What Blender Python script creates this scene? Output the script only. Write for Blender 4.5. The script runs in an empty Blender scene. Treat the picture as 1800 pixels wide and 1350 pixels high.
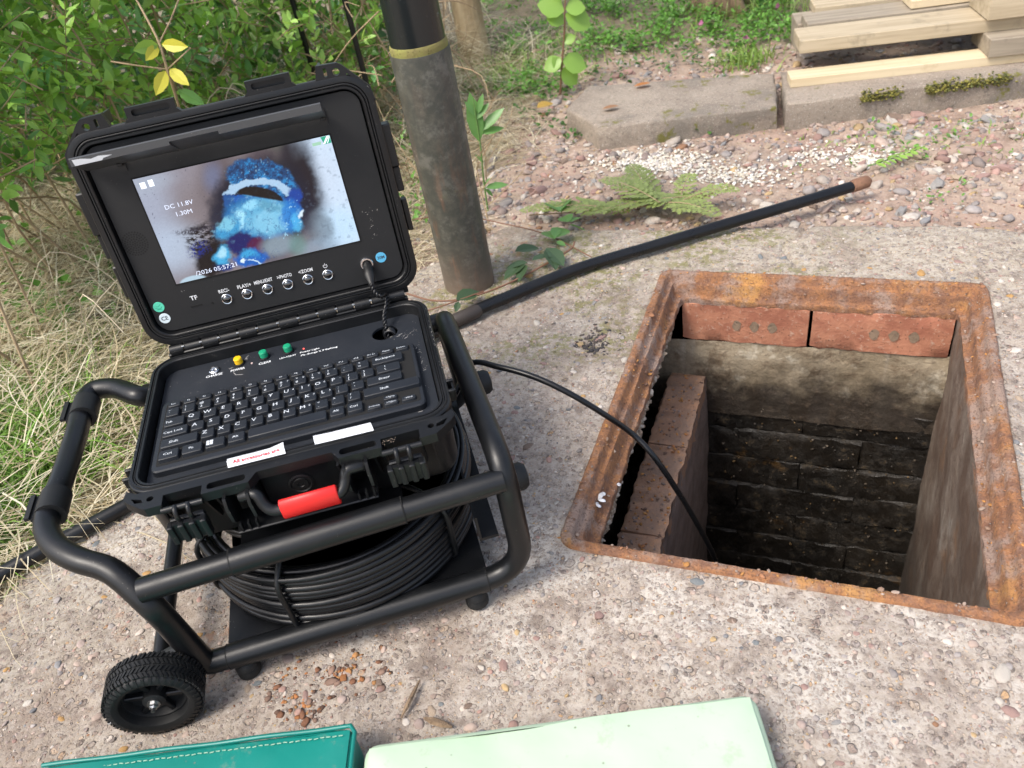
import bpy, math, random
import numpy as np
from mathutils import Vector, Matrix, Euler
from mathutils.geometry import tessellate_polygon
R = math.radians
rnd = random.Random(7)
rng = np.random.default_rng(7)
S = bpy.context.scene
COL = S.collection

# ---------------------------------------------------------------- camera
cd = bpy.data.cameras.new('camera'); cam = bpy.data.objects.new('camera', cd); COL.objects.link(cam)
CAM = np.array([0.0264983, -0.9333855, 0.7770761])
cam.location = CAM; cam.rotation_euler = (0.9071952, 0.1533134, 0.3410320)
FPX = 1434.56
cd.sensor_width = 36; cd.lens = 36*FPX/1800; cd.clip_start = 0.02; cd.clip_end = 300
cd.dof.use_dof = True; cd.dof.focus_distance = 1.05; cd.dof.aperture_fstop = 8.0
S.camera = cam
# ---------------------------------------------------------------- world, sun, exposure
wd = bpy.data.worlds.new('World'); S.world = wd; wd.use_nodes = True
nt = wd.node_tree; nt.nodes.clear()
SUN_EL, SUN_AZ = R(56), R(-148)      # overcast: a soft, high sun
sky = nt.nodes.new('ShaderNodeTexSky'); sky.sky_type = 'NISHITA'; sky.sun_disc = False
sky.sun_elevation = SUN_EL; sky.sun_rotation = SUN_AZ; sky.air_density = 1.0; sky.dust_density = 4.0; sky.ozone_density = 1.0
hs = nt.nodes.new('ShaderNodeHueSaturation'); hs.inputs['Saturation'].default_value = 0.72
bg = nt.nodes.new('ShaderNodeBackground'); bg.inputs['Strength'].default_value = 0.15
wo = nt.nodes.new('ShaderNodeOutputWorld')
nt.links.new(sky.outputs[0], hs.inputs['Color']); nt.links.new(hs.outputs[0], bg.inputs['Color']); nt.links.new(bg.outputs[0], wo.inputs[0])
sl = bpy.data.lights.new('sun', 'SUN'); so = bpy.data.objects.new('sun', sl); COL.objects.link(so)
sl.energy = 1.35; sl.angle = R(20); sl.color = (1, .94, .85)
sd = Vector((math.sin(SUN_AZ)*math.cos(SUN_EL), math.cos(SUN_AZ)*math.cos(SUN_EL), math.sin(SUN_EL)))
so.rotation_euler = sd.to_track_quat('Z', 'Y').to_euler()
S.view_settings.view_transform = 'Standard'; S.view_settings.look = 'None'
S.view_settings.exposure = 0.92; S.view_settings.gamma = 1.0; S.view_settings.use_curve_mapping = False
S.cycles.use_denoising = True
S.cycles.max_bounces = 8

# ---------------------------------------------------------------- measuring helpers
CR = np.array(Euler((0.9071952, 0.1533134, 0.3410320)).to_matrix())
def ray(px, py):
    d = CR @ np.array([(px-900)/FPX, -(py-675)/FPX, -1.0]); return d/np.linalg.norm(d)
def onz(px, py, z=0.0):
    d = ray(px, py); return CAM + d*(z-CAM[2])/d[2]

# ---------------------------------------------------------------- noise
def vnoise(x, y, seed):
    xi = np.floor(x).astype(np.int64); yi = np.floor(y).astype(np.int64)
    fx = x-xi; fy = y-yi; fx = fx*fx*(3-2*fx); fy = fy*fy*(3-2*fy)
    def h(a, b):
        n = (a*374761393 + b*668265263 + seed*974711) & 0xffffffff
        n = ((n ^ (n >> 13))*1274126177) & 0xffffffff
        return ((n ^ (n >> 16)) & 0xffff)/65535.0
    return (h(xi, yi)*(1-fx)+h(xi+1, yi)*fx)*(1-fy)+(h(xi, yi+1)*(1-fx)+h(xi+1, yi+1)*fx)*fy
def fbm(x, y, f, octv=4, seed=1, gain=.5):
    s = 0; a = 1; t = 0
    for k in range(octv):
        s = s+a*(vnoise(x*f, y*f, seed+k*17)-.5)*2; t += a; a *= gain; f *= 2.03
    return s/t

# ---------------------------------------------------------------- object helpers
WLOC = {}
def tag(o, label=None, cat=None, group=None, kind=None):
    if label: o['label'] = label
    if cat: o['category'] = cat
    if group: o['group'] = group
    if kind: o['kind'] = kind
    return o
def empty(name, loc, label, cat, group=None):
    o = bpy.data.objects.new(name, None); COL.objects.link(o); o.location = loc; o.empty_display_size = .05
    WLOC[o] = np.array(loc, float); return tag(o, label, cat, group)
def mesh(name, v, f, mats, smooth=30, midx=None):
    me = bpy.data.meshes.new(name); me.from_pydata([tuple(p) for p in v], [], [tuple(q) for q in f])
    if not isinstance(mats, (list, tuple)): mats = [mats]
    for m in mats: me.materials.append(m)
    if midx is not None: me.polygons.foreach_set('material_index', midx)
    if smooth: me.shade_smooth(); me.set_sharp_from_angle(angle=R(smooth))
    me.update(); return me
def link(name, me, parent=None, wloc=None):
    o = bpy.data.objects.new(name, me); COL.objects.link(o)
    wloc = np.zeros(3) if wloc is None else np.array(wloc, float)
    if parent is not None:
        o.parent = parent; o.location = wloc-WLOC[parent]
    else: o.location = wloc
    WLOC[o] = wloc; return o
def part(name, vf, mat, parent=None, smooth=30, label=None, midx=None):
    v, f = vf; v = np.array(v, float); c = (v.min(0)+v.max(0))/2
    if parent is None: c[2] = v[:, 2].min()
    o = link(name, mesh(name, v-c, f, mat, smooth, midx), parent, c)
    if label: o['label'] = label
    return o
def big(name, v, f, mat, parent=None, smooth=0, col=None):
    """fast mesh from numpy arrays; f is (n,3) or (n,4)"""
    me = bpy.data.meshes.new(name); v = np.asarray(v, np.float32); f = np.asarray(f, np.int32); k = f.shape[1]
    off = np.zeros(3, np.float32) if parent is None else WLOC[parent].astype(np.float32)
    me.vertices.add(len(v)); me.vertices.foreach_set('co', (v-off).ravel())
    me.loops.add(f.size); me.loops.foreach_set('vertex_index', f.ravel())
    me.polygons.add(len(f)); me.polygons.foreach_set('loop_start', np.arange(0, f.size, k, dtype=np.int32))
    me.materials.append(mat)
    if col is not None:
        a = me.color_attributes.new('tint', 'FLOAT_COLOR', 'POINT')
        c4 = np.ones((len(v), 4), np.float32); c4[:, :3] = col; a.data.foreach_set('color', c4.ravel())
    me.update(calc_edges=True); me.validate()
    if smooth:
        me.shade_smooth()
        if smooth < 180: me.set_sharp_from_angle(angle=R(smooth))
    return link(name, me, parent, off)
def join(*vfs):
    V = []; F = []; n = 0
    for v, f in vfs:
        V += [tuple(p) for p in v]; F += [tuple(i+n for i in q) for q in f]; n += len(v)
    return V, F

# ---------------------------------------------------------------- shapes
def catmull(pts, n=8):
    p = np.array(pts, float); p = np.vstack([2*p[0]-p[1], p, 2*p[-1]-p[-2]]); out = []
    for i in range(1, len(p)-2):
        for t in np.linspace(0, 1, n, endpoint=False):
            a, b, c, d = p[i-1:i+3]
            out.append(.5*((2*b)+(-a+c)*t+(2*a-5*b+4*c-d)*t*t+(-a+3*b-3*c+d)*t**3))
    out.append(p[-2]); return np.array(out)
def fillet(pts, r, n=6):
    """polyline with rounded corners"""
    p = [np.array(q, float) for q in pts]; out = [p[0]]
    for i in range(1, len(p)-1):
        a = p[i-1]-p[i]; b = p[i+1]-p[i]; la = np.linalg.norm(a); lb = np.linalg.norm(b)
        rr = min(r if not isinstance(r, (list, tuple)) else r[i-1], la*.49, lb*.49)
        A = p[i]+a/la*rr; B = p[i]+b/lb*rr
        for t in np.linspace(0, 1, n): out.append((1-t)**2*A+2*t*(1-t)*p[i]+t*t*B)
    out.append(p[-1]); return np.array(out)
def tube(path, r, seg=12, cap=True, closed=False):
    P = np.array(path, float); n = len(P); V = []; F = []
    T = np.gradient(P, axis=0) if not closed else np.roll(P, -1, 0)-np.roll(P, 1, 0)
    T /= np.linalg.norm(T, axis=1)[:, None]+1e-12
    up = np.array([0, 0, 1.]) if abs(T[0][2]) < .9 else np.array([1., 0, 0])
    nrm = np.cross(T[0], up); nrm /= np.linalg.norm(nrm)
    rr = np.broadcast_to(np.array(r, float), (n,)) if np.ndim(r) == 0 else np.interp(np.linspace(0, 1, n), np.linspace(0, 1, len(r)), r)
    for i in range(n):
        nrm = nrm-T[i]*(nrm@T[i]); nrm /= np.linalg.norm(nrm); b = np.cross(T[i], nrm)
        for k in range(seg):
            a = 2*math.pi*k/seg; V.append(P[i]+rr[i]*(nrm*math.cos(a)+b*math.sin(a)))
    m = n if closed else n-1
    for i in range(m):
        for k in range(seg):
            j = (i+1) % n; F.append((i*seg+k, i*seg+(k+1) % seg, j*seg+(k+1) % seg, j*seg+k))
    if cap and not closed:
        F.append(tuple(range(seg))[::-1]); F.append(tuple((n-1)*seg+k for k in range(seg)))
    return V, F
def rrect(x0, y0, x1, y1, r, n=6):
    o = []
    for cx, cy, a0 in ((x1-r, y0+r, -90), (x1-r, y1-r, 0), (x0+r, y1-r, 90), (x0+r, y0+r, 180)):
        for k in range(n+1):
            a = R(a0+90*k/n); o.append((cx+r*math.cos(a), cy+r*math.sin(a)))
    return o
def circ(cx, cy, r, n=16): return [(cx+r*math.cos(2*math.pi*k/n), cy+r*math.sin(2*math.pi*k/n)) for k in range(n)]
def loft(loops, cap0=True, cap1=True):
    n = len(loops[0]); V = [p for l in loops for p in l]; F = []
    for i in range(len(loops)-1):
        for k in range(n): F.append((i*n+k, i*n+(k+1) % n, (i+1)*n+(k+1) % n, (i+1)*n+k))
    if cap0: F.append(tuple(range(n))[::-1])
    if cap1: F.append(tuple((len(loops)-1)*n+k for k in range(n)))
    return V, F
def extrude(outer, holes, z0, z1):
    loops = [outer]+list(holes); pts = [p for l in loops for p in l]; n = len(pts)
    tr = tessellate_polygon([[Vector((p[0], p[1], 0)) for p in l] for l in loops])
    V = [(p[0], p[1], z0) for p in pts]+[(p[0], p[1], z1) for p in pts]; F = []
    for t in tr:
        a, b, c = [pts[i] for i in t]; s = (b[0]-a[0])*(c[1]-a[1])-(b[1]-a[1])*(c[0]-a[0])
        if abs(s) < 1e-12: continue
        t = tuple(t) if s > 0 else tuple(t)[::-1]
        F.append(tuple(i+n for i in t)); F.append(t[::-1])
    o = 0
    for li, l in enumerate(loops):
        m = len(l); A = sum(l[i][0]*l[(i+1) % m][1]-l[(i+1) % m][0]*l[i][1] for i in range(m))
        ccw = (A > 0) == (li == 0)
        for k in range(m):
            q = (o+k, o+(k+1) % m, o+(k+1) % m+n, o+k+n); F.append(q if ccw else q[::-1])
        o += m
    return V, F
def box(x0, y0, z0, x1, y1, z1, c=0):
    if not c:
        V = [(x, y, z) for z in (z0, z1) for y in (y0, y1) for x in (x0, x1)]
        return V, [(0, 2, 3, 1), (4, 5, 7, 6), (0, 1, 5, 4), (2, 6, 7, 3), (0, 4, 6, 2), (1, 3, 7, 5)]
    L = lambda s, z: [(x, y, z) for x, y in rrect(x0+s, y0+s, x1-s, y1-s, max(c*1.2-s, c*.3), 2)]
    return loft([L(c, z0), L(0, z0+c), L(0, z1-c), L(c, z1)])
def lathe(prof, n=24):
    V = [(r*math.cos(2*math.pi*k/n), r*math.sin(2*math.pi*k/n), z) for r, z in prof for k in range(n)]; F = []
    for i in range(len(prof)-1):
        for k in range(n): F.append((i*n+k, i*n+(k+1) % n, (i+1)*n+(k+1) % n, (i+1)*n+k))
    if prof[0][0] > 1e-6: F.append(tuple(range(n))[::-1])
    if prof[-1][0] > 1e-6: F.append(tuple((len(prof)-1)*n+k for k in range(n)))
    return V, F
def xf(vf, fn): return [fn(*p) for p in vf[0]], vf[1]
def frame(o, x, y, z):
    """lathe/box placed with its own axes"""
    o, x, y, z = [np.array(q, float) for q in (o, x, y, z)]
    return lambda a, b, c: o+x*a+y*b+z*c
def basis(z):
    z = np.array(z, float); z /= np.linalg.norm(z); u = np.array([0, 0, 1.]) if abs(z[2]) < .9 else np.array([1., 0, 0])
    x = np.cross(u, z); x /= np.linalg.norm(x); return x, np.cross(z, x), z
# flat lettering
_tc = {}
def textmesh(s, size=1.0, bold=False):
    k = (s, bold)
    if k not in _tc:
        cu = bpy.data.curves.new('t', 'FONT'); cu.body = s; cu.size = 1; cu.align_x = 'CENTER'; cu.align_y = 'CENTER'; cu.resolution_u = 2
        if bold: cu.offset = .02
        ob = bpy.data.objects.new('t', cu); COL.objects.link(ob); me = ob.to_mesh()
        v = [tuple(q.co) for q in me.vertices]; f = [tuple(p.vertices) for p in me.polygons]
        ob.to_mesh_clear(); bpy.data.objects.remove(ob); bpy.data.curves.remove(cu); _tc[k] = (v, f)
    v, f = _tc[k]; return [(a*size, b*size, 0) for a, b, _ in v], f
def shift(vf, dx, dy, dz=0, sx=1, rot=0):
    c, s = math.cos(rot), math.sin(rot)
    return [(dx+c*x*sx-s*y, dy+s*x*sx+c*y, z+dz) for x, y, z in vf[0]], vf[1]

# ---------------------------------------------------------------- materials
class M:
    def __init__(s, name):
        s.m = bpy.data.materials.new(name); s.m.use_nodes = True; s.t = s.m.node_tree; s.b = s.t.nodes['Principled BSDF']
        s.co = s.t.nodes.new('ShaderNodeTexCoord').outputs['Object']
    def n(s, typ, **kw):
        nd = s.t.nodes.new('ShaderNode'+typ)
        for k, v in kw.items():
            if hasattr(nd, k) and k not in nd.inputs: setattr(nd, k, v)
            else: s.set(nd.inputs[k], v)
        return nd
    def set(s, inp, v):
        if isinstance(v, bpy.types.NodeSocket): s.t.links.new(v, inp)
        elif isinstance(v, tuple) and len(v) == 3 and inp.type == 'RGBA': inp.default_value = (*v, 1)
        else: inp.default_value = v
    def noise(s, scale, detail=4, rough=.55, co=None, dist=0):
        return s.n('TexNoise', Vector=co or s.co, Scale=scale, Detail=detail, Roughness=rough, Distortion=dist).outputs['Fac']
    def voro(s, scale, feature='F1', out='Distance', co=None, rand=1.0):
        return s.n('TexVoronoi', Vector=co or s.co, feature=feature, Scale=scale, Randomness=rand).outputs[out]
    def ramp(s, x, a, b, lo=0.0, hi=1.0):
        nd = s.t.nodes.new('ShaderNodeMapRange'); s.set(nd.inputs[0], x); nd.inputs[1].default_value = a; nd.inputs[2].default_value = b
        nd.inputs[3].default_value = lo; nd.inputs[4].default_value = hi; nd.interpolation_type = 'SMOOTHSTEP'; return nd.outputs[0]
    def mix(s, f, a, b, mode='MIX'):
        nd = s.t.nodes.new('ShaderNodeMix'); nd.data_type = 'RGBA'; nd.blend_type = mode
        s.set(nd.inputs[0], f); s.set(nd.inputs[6], a); s.set(nd.inputs[7], b); return nd.outputs[2]
    def math(s, op, a, b=0.0):
        nd = s.t.nodes.new('ShaderNodeMath'); nd.operation = op; s.set(nd.inputs[0], a); s.set(nd.inputs[1], b); return nd.outputs[0]
    def bump(s, h, strength=.5, dist=.002, prev=None):
        nd = s.n('Bump', Height=h, Strength=strength, Distance=dist)
        if prev is not None: s.set(nd.inputs['Normal'], prev)
        return nd.outputs['Normal']
    def attr(s, name='tint'): nd = s.t.nodes.new('ShaderNodeAttribute'); nd.attribute_name = name; return nd.outputs['Color']
    def sep(s, co=None): nd = s.n('SeparateXYZ', Vector=co or s.co); return nd.outputs
    def out(s, color=None, rough=None, normal=None, **kw):
        if color is not None: s.set(s.b.inputs['Base Color'], color)
        if rough is not None: s.set(s.b.inputs['Roughness'], rough)
        if normal is not None: s.set(s.b.inputs['Normal'], normal)
        for k, v in kw.items(): s.set(s.b.inputs[k.replace('_', ' ')], v)
        return s.m
def simple(name, c, rough=.5, grain=0, **kw):
    m = M(name); col = c; nm = None
    if grain: nm = m.bump(m.noise(grain), .25, .0006)
    return m.out(col, rough, nm, **kw)
def plastic(name, c, rough, dust=.5, grain=1600):
    m = M(name)
    g = m.noise(grain, 2); n1 = m.noise(18, 5, .65); n2 = m.noise(420, 3, .6)
    film = m.ramp(n1, .5, .85, 0, .035*dust)
    sp = m.math('MULTIPLY', m.ramp(m.voro(260), .05, .11, 1, 0), m.ramp(m.noise(35, 3), .52, .62, 0, 1))
    scr = m.math('MULTIPLY', m.ramp(n2, .70, .76, 0, 1), m.ramp(m.noise(22, 2), .60, .70, 0, .8))
    col = m.mix(film, c, (.22, .19, .16)); col = m.mix(m.math('MULTIPLY', sp, dust*.7), col, (.34, .31, .28)); col = m.mix(m.math('MULTIPLY', scr, dust), col, (.42, .40, .38))
    return m.out(col, m.ramp(n1, .3, .7, rough-.06, rough+.12), m.bump(g, .35, .00018), Specular_IOR_Level=.42)
K_CASE = plastic('black_case_plastic', (.0065, .007, .008), .36, .9)
K_PANEL = plastic('matt_panel', (.015, .018, .024), .48, .5)
K_LIDP = plastic('lid_panel', (.012, .0125, .0135), .58, .3)
K_KEY = plastic('key_plastic', (.013, .0155, .0205), .44, .3)
K_TUBE = plastic('powder_coated_steel', (.006, .0065, .0075), .34, .9, 2600)
K_RUB = plastic('rubber', (.0085, .009, .0095), .55, 1.0)
K_CABLE = plastic('cable_jacket', (.006, .0063, .0075), .3, .5)
K_SEAL = simple('seal_rubber', (.006, .006, .0065), .5)
WHITE = simple('white_print', (.72, .74, .76), .6)
WHITE_DIM = simple('key_print', (.62, .66, .70), .6)
CHROME = simple('chrome', (.75, .76, .78), .12, Metallic=1.0); CHROME_DARKREFL = simple('chrome_dark_reflection', (.16, .165, .17), .1, Metallic=1.0)  # second chrome has the domes' dark reflection put into its colour
STEEL = simple('zinc_steel', (.5, .5, .5), .3, Metallic=1.0)
DARK = simple('dark_void', (.004, .004, .004), .9)
RED = simple('red_grip_plastic', (.72, .022, .02), .42, 900)
YEL = simple('yellow_button_plastic', (.80, .48, .01), .35)
GRN = simple('green_button_plastic', (.01, .30, .15), .35)
PAPER = simple('paper_label', (.80, .82, .85), .6)
REDINK = simple('red_print', (.55, .03, .04), .6)
STG = simple('green_sticker', (.10, .62, .42), .45); STW = simple('pale_sticker', (.68, .78, .82), .45); STB = simple('blue_sticker', (.10, .42, .66), .45)
STGD = simple('green_print', (.02, .33, .20), .5); STKD = simple('dark_print', (.03, .05, .07), .5)

def mat_concrete():
    m = M('exposed_aggregate_concrete'); c = m.co
    x, y, z = m.sep()
    w = m.n('VectorMath', operation='ADD'); m.set(w.inputs[0], c)
    nz = m.n('TexNoise', Vector=c, Scale=60.0, Detail=2.0); sc = m.n('VectorMath', operation='SCALE'); m.set(sc.inputs[0], nz.outputs['Color']); m.set(sc.inputs['Scale'], .012)
    m.set(w.inputs[1], sc.outputs[0]); cw = w.outputs[0]
    big_, med = m.noise(2.2, 4), m.noise(9, 5, .6)
    base = m.mix(m.ramp(big_, .35, .65), (.365, .305, .245), (.335, .285, .23))
    base = m.mix(m.ramp(x, -.9, -.55, .75, 0), base, (.30, .262, .195))
    base = m.mix(m.math('MULTIPLY', m.ramp(y, .1, .42), .6), base, (.385, .335, .24))
    base = m.mix(m.ramp(m.noise(120, 5, .7), .3, .75, 0, .5), base, (.52, .47, .44))
    base = m.mix(m.ramp(m.noise(38, 6, .7), .45, .72, 0, .8), base, (.15, .11, .09))
    # powdery white patches in front of the frame
    wp = m.math('MULTIPLY', m.ramp(med, .46, .58), m.math('MULTIPLY', m.ramp(y, -.62, -.42, 0, 1), m.ramp(y, -.30, -.26, 1, .25)))
    base = m.mix(m.math('MULTIPLY', m.math('MULTIPLY', wp, m.ramp(m.noise(150, 4, .7), .38, .55)), .5), base, (.64, .60, .54))
    nrm = None
    for sc_, lo, hi, amt in ((75, .28, .36, 1.0), (150, .30, .40, .95), (330, .30, .42, .8)):
        vd = m.n('TexVoronoi', Vector=cw, Scale=float(sc_)); d = vd.outputs['Distance']; cc = vd.outputs['Color']
        cs = m.sep(cc)
        pick = m.math('GREATER_THAN', cs[0], {75: .83, 150: .58, 330: .4}[sc_])
        mask = m.math('MULTIPLY', m.ramp(d, lo, hi, 1, 0), pick)
        tone = m.t.nodes.new('ShaderNodeValToRGB'); m.set(tone.inputs[0], cs[1]); e = tone.color_ramp.elements
        e[0].position = 0; e[0].color = (.11, .09, .08, 1); e[1].position = 1; e[1].color = (.60, .56, .52, 1)
        for p, q in ((.2, (.26, .19, .155, 1)), (.38, (.34, .29, .25, 1)), (.55, (.46, .36, .27, 1)), (.68, (.30, .27, .25, 1)), (.82, (.42, .33, .29, 1)), (.9, (.48, .28, .12, 1))):
            el = e.new(p); el.color = q
        base = m.mix(m.math('MULTIPLY', mask, amt*.8), base, tone.outputs[0])
        edge = m.math('MULTIPLY', m.ramp(d, hi, hi+.12, 1, 0), m.math('SUBTRACT', pick, mask))
        base = m.mix(m.math('MULTIPLY', m.math('MULTIPLY', edge, m.ramp(d, hi+.12, hi, 0, 1)), .32), base, (.10, .075, .06)); nrm = m.bump(m.math('SUBTRACT', mask, m.math('MULTIPLY', edge, .6)), .85, .12/sc_, nrm)
    nrm = m.bump(m.noise(500, 5, .7), .5, .0012, nrm)
    nrm = m.bump(m.noise(90, 5, .65), .5, .004, nrm)
    # moss, rust and tar stains
    mo = m.math('MULTIPLY', m.ramp(m.noise(55, 6, .75), .47, .56), m.math('MULTIPLY', m.ramp(m.noise(5.5, 3), .44, .54), m.math('MULTIPLY', m.ramp(y, -.08, .12), m.ramp(x, .15, -.1))))
    base = m.mix(m.math('MULTIPLY', mo, .8), base, (.19, .18, .06))
    ru = m.math('MULTIPLY', m.ramp(m.noise(30, 5, .7), .52, .62), m.ramp(m.noise(4.3, 2), .60, .68))
    base = m.mix(m.math('MULTIPLY', ru, .6), base, (.32, .15, .07))
    base = m.mix(m.ramp(m.noise(3.5, 6, .7), .50, .66, 0, .5), base, (.20, .145, .11)); base = m.mix(m.ramp(m.noise(13, 5, .7), .56, .68, 0, .6), base, (.14, .105, .085))
    return m.out(base, .88, nrm)
CONC = mat_concrete()
def mat_stone(name, dark=1.0):
    m = M(name); a = m.attr(); n = m.noise(160, 4, .6)
    return m.out(m.mix(m.ramp(n, .35, .75, 0, .45), a, m.mix(1.0, a, (.55, .5, .46), 'MULTIPLY')), .82, m.bump(n, .5, .001))
STONE = mat_stone('gravel_stone')
def mat_stone_c(name, c, c2=None):
    m = M(name); n = m.noise(120, 4, .6)
    return m.out(m.mix(m.ramp(n, .35, .7), c, c2 or tuple(q*.7 for q in c)), .78, m.bump(n, .5, .001))
PEB = [mat_stone_c('pebble_%s' % n, c) for n, c in (('buff', (.40, .31, .23)), ('grey', (.30, .285, .27)), ('cream', (.52, .47, .41)), ('ochre', (.46, .27, .10)), ('rose', (.34, .22, .19)), ('slate', (.19, .205, .21)), ('rust', (.34, .14, .055)), ('brown', (.21, .15, .115)))]
def mat_soil():
    m = M('stony_soil'); x, y, z = m.sep()
    n1, n2, n3 = m.noise(3, 4), m.noise(28, 6, .7), m.noise(180, 5, .7)
    b = m.mix(m.ramp(n1, .35, .65), (.36, .25, .195), (.44, .35, .27)); b = m.mix(m.ramp(n2, .4, .7, 0, .8), b, (.17, .12, .09)); b = m.mix(m.ramp(n3, .5, .7, 0, .5), b, (.46, .40, .34))
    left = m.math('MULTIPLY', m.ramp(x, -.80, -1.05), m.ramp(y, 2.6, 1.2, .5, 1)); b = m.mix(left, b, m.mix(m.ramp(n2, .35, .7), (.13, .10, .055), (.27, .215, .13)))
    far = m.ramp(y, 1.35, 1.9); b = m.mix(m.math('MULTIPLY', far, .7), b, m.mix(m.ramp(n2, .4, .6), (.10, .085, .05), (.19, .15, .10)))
    nr = m.bump(n2, .7, .01); nr = m.bump(n3, .7, .002, nr)
    return m.out(b, .92, nr)
SOIL = mat_soil()
def mat_rust(name='rusty_cast_iron'):
    m = M(name); x, y, z = m.sep()
    n1, n2, n3 = m.noise(9, 5, .65), m.noise(45, 6, .7), m.noise(220, 5, .7)
    b = m.mix(m.ramp(n2, .35, .65), (.19, .095, .06), (.34, .155, .065))
    b = m.mix(m.ramp(n1, .56, .70, 0, .75), b, (.50, .26, .08))
    b = m.mix(m.ramp(m.noise(14, 6, .7), .47, .62, 0, .9), b, (.30, .22, .18))
    b = m.mix(m.ramp(n3, .58, .72, 0, .7), b, (.50, .38, .27)); b = m.mix(m.ramp(n2, .62, .72, 0, .7), b, (.11, .055, .035))
    cr = m.voro(34, 'DISTANCE_TO_EDGE', co=m.n('VectorMath', operation='ADD').outputs[0]) if False else m.noise(70, 6, .75)
    nr = m.bump(n2, .8, .006); nr = m.bump(cr, .7, .004, nr); nr = m.bump(n3, .7, .0015, nr)
    b = m.mix(m.ramp(m.noise(300, 3, .7), .52, .62, 0, .55), b, (.09, .045, .03)); return m.out(b, .9, nr)
RUST = mat_rust()
def mat_brick(name, c1, c2, c3, rough=.85, wet=0):
    m = M(name); n1, n2, n3 = m.noise(22, 5, .65), m.noise(130, 5, .7), m.noise(500, 3)
    b = m.mix(m.ramp(n1, .35, .65), c1, c2); b = m.mix(m.ramp(n2, .55, .72, 0, .7), b, c3)
    b = m.mix(m.ramp(m.voro(110), .10, .18, .8, 0), b, tuple(q*.35 for q in c1))
    nr = m.bump(n2, .7, .003); nr = m.bump(n3, .5, .0008, nr)
    return m.out(b, m.ramp(n1, .4, .7, rough-wet, rough), nr)
BRICK = mat_brick('red_brick', (.47, .21, .125), (.33, .125, .075), (.56, .42, .32))
def mat_sludge():
    m = M('wet_sludge_stained_brick'); g_ = m.n('NewGeometry').outputs['Position']; n1, n2, n3 = m.noise(9, 6, .7, co=g_), m.noise(34, 6, .75, co=g_), m.noise(220, 4, .7, co=g_)
    b = m.mix(m.ramp(n1, .35, .65), (.020, .016, .012), (.009, .0075, .006)); b = m.mix(m.ramp(n2, .55, .68, 0, .75), b, (.085, .06, .032)); b = m.mix(m.ramp(m.noise(15, 5, .7, co=g_), .60, .72, 0, .7), b, (.12, .065, .02)); b = m.mix(m.ramp(n3, .66, .74, 0, .7), b, (.26, .24, .20))
    return m.out(b, m.ramp(n2, .4, .6, .28, .75), m.bump(n3, .6, .0012, m.bump(n2, .9, .006)))
BRICKD = mat_sludge()
BRICKT = mat_brick('rust_stained_brick', (.37, .215, .135), (.26, .175, .13), (.50, .27, .11))
def mat_render():
    m = M('cement_render'); x, y, z = m.sep(); n1, n2, n3 = m.noise(7, 5, .6), m.noise(60, 6, .7), m.noise(300, 4, .7)
    st = m.n('Mapping', Vector=m.co); st.inputs['Scale'].default_value = (26, 26, 2.5); n4 = m.noise(1.0, 4, .6, co=st.outputs[0])
    b = m.mix(m.ramp(n1, .35, .65), (.30, .24, .16), (.42, .35, .25)); b = m.mix(m.ramp(m.noise(11, 5, .7), .54, .66, 0, .8), b, (.66, .60, .48)); b = m.mix(m.ramp(m.noise(16, 6, .75), .5, .64, 0, .75), b, (.17, .115, .07)); b = m.mix(m.ramp(n2, .55, .7, 0, .6), b, (.12, .085, .06))
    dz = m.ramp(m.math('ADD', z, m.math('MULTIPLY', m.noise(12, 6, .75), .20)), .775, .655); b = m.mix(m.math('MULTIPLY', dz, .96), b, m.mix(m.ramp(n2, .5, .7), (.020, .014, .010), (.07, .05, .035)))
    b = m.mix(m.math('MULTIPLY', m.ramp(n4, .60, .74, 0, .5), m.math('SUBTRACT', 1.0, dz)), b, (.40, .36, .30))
    nr = m.bump(n2, .8, .005); nr = m.bump(n3, .6, .001, nr)
    return m.out(b, m.ramp(n4, .4, .6, .55, .85), nr)
RENDER = mat_render()
def mat_render2():
    m = M('stained_side_render'); x, y, z = m.sep(); n1, n2, n3 = m.noise(8, 5, .6), m.noise(70, 6, .7), m.noise(300, 4, .7)
    st = m.n('Mapping', Vector=m.co); st.inputs['Scale'].default_value = (13, 13, 8); n4 = m.noise(1.0, 5, .65, co=st.outputs[0])
    b = m.mix(m.ramp(n4, .35, .65), (.13, .085, .06), (.25, .20, .16)); b = m.mix(m.ramp(n4, .58, .72, 0, .7), b, (.44, .40, .35)); b = m.mix(m.ramp(n2, .5, .68, 0, .6), b, (.10, .055, .035))
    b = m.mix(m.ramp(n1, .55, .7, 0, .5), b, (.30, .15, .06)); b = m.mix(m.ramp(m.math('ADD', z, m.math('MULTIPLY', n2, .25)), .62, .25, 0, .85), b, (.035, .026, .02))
    nr = m.bump(n2, .8, .005); nr = m.bump(n3, .6, .001, nr); return m.out(b, .75, nr)
RENDER2 = mat_render2()
def mat_wood(name, c1, c2, c3):
    m = M(name); mp = m.n('Mapping', Vector=m.co); mp.inputs['Scale'].default_value = (3, 60, 60); n = m.noise(1.0, 5, .6, co=mp.outputs[0]); n2 = m.noise(14, 5, .7)
    b = m.mix(m.ramp(n, .35, .65), c1, c2); b = m.mix(m.ramp(n2, .55, .72, 0, .6), b, c3)
    kn = m.ramp(m.voro(7), .03, .07, .8, 0); b = m.mix(kn, b, (.16, .09, .045))
    return m.out(b, .75, m.bump(n, .4, .0015))
WOODN = mat_wood('fresh_pine', (.64, .54, .37), (.56, .45, .29), (.46, .35, .21))
WOODW = mat_wood('weathered_pine', (.48, .40, .28), (.36, .29, .19), (.19, .17, .12))
WOODG = mat_wood('grey_pine', (.34, .29, .22), (.24, .20, .15), (.13, .105, .08))
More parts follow.
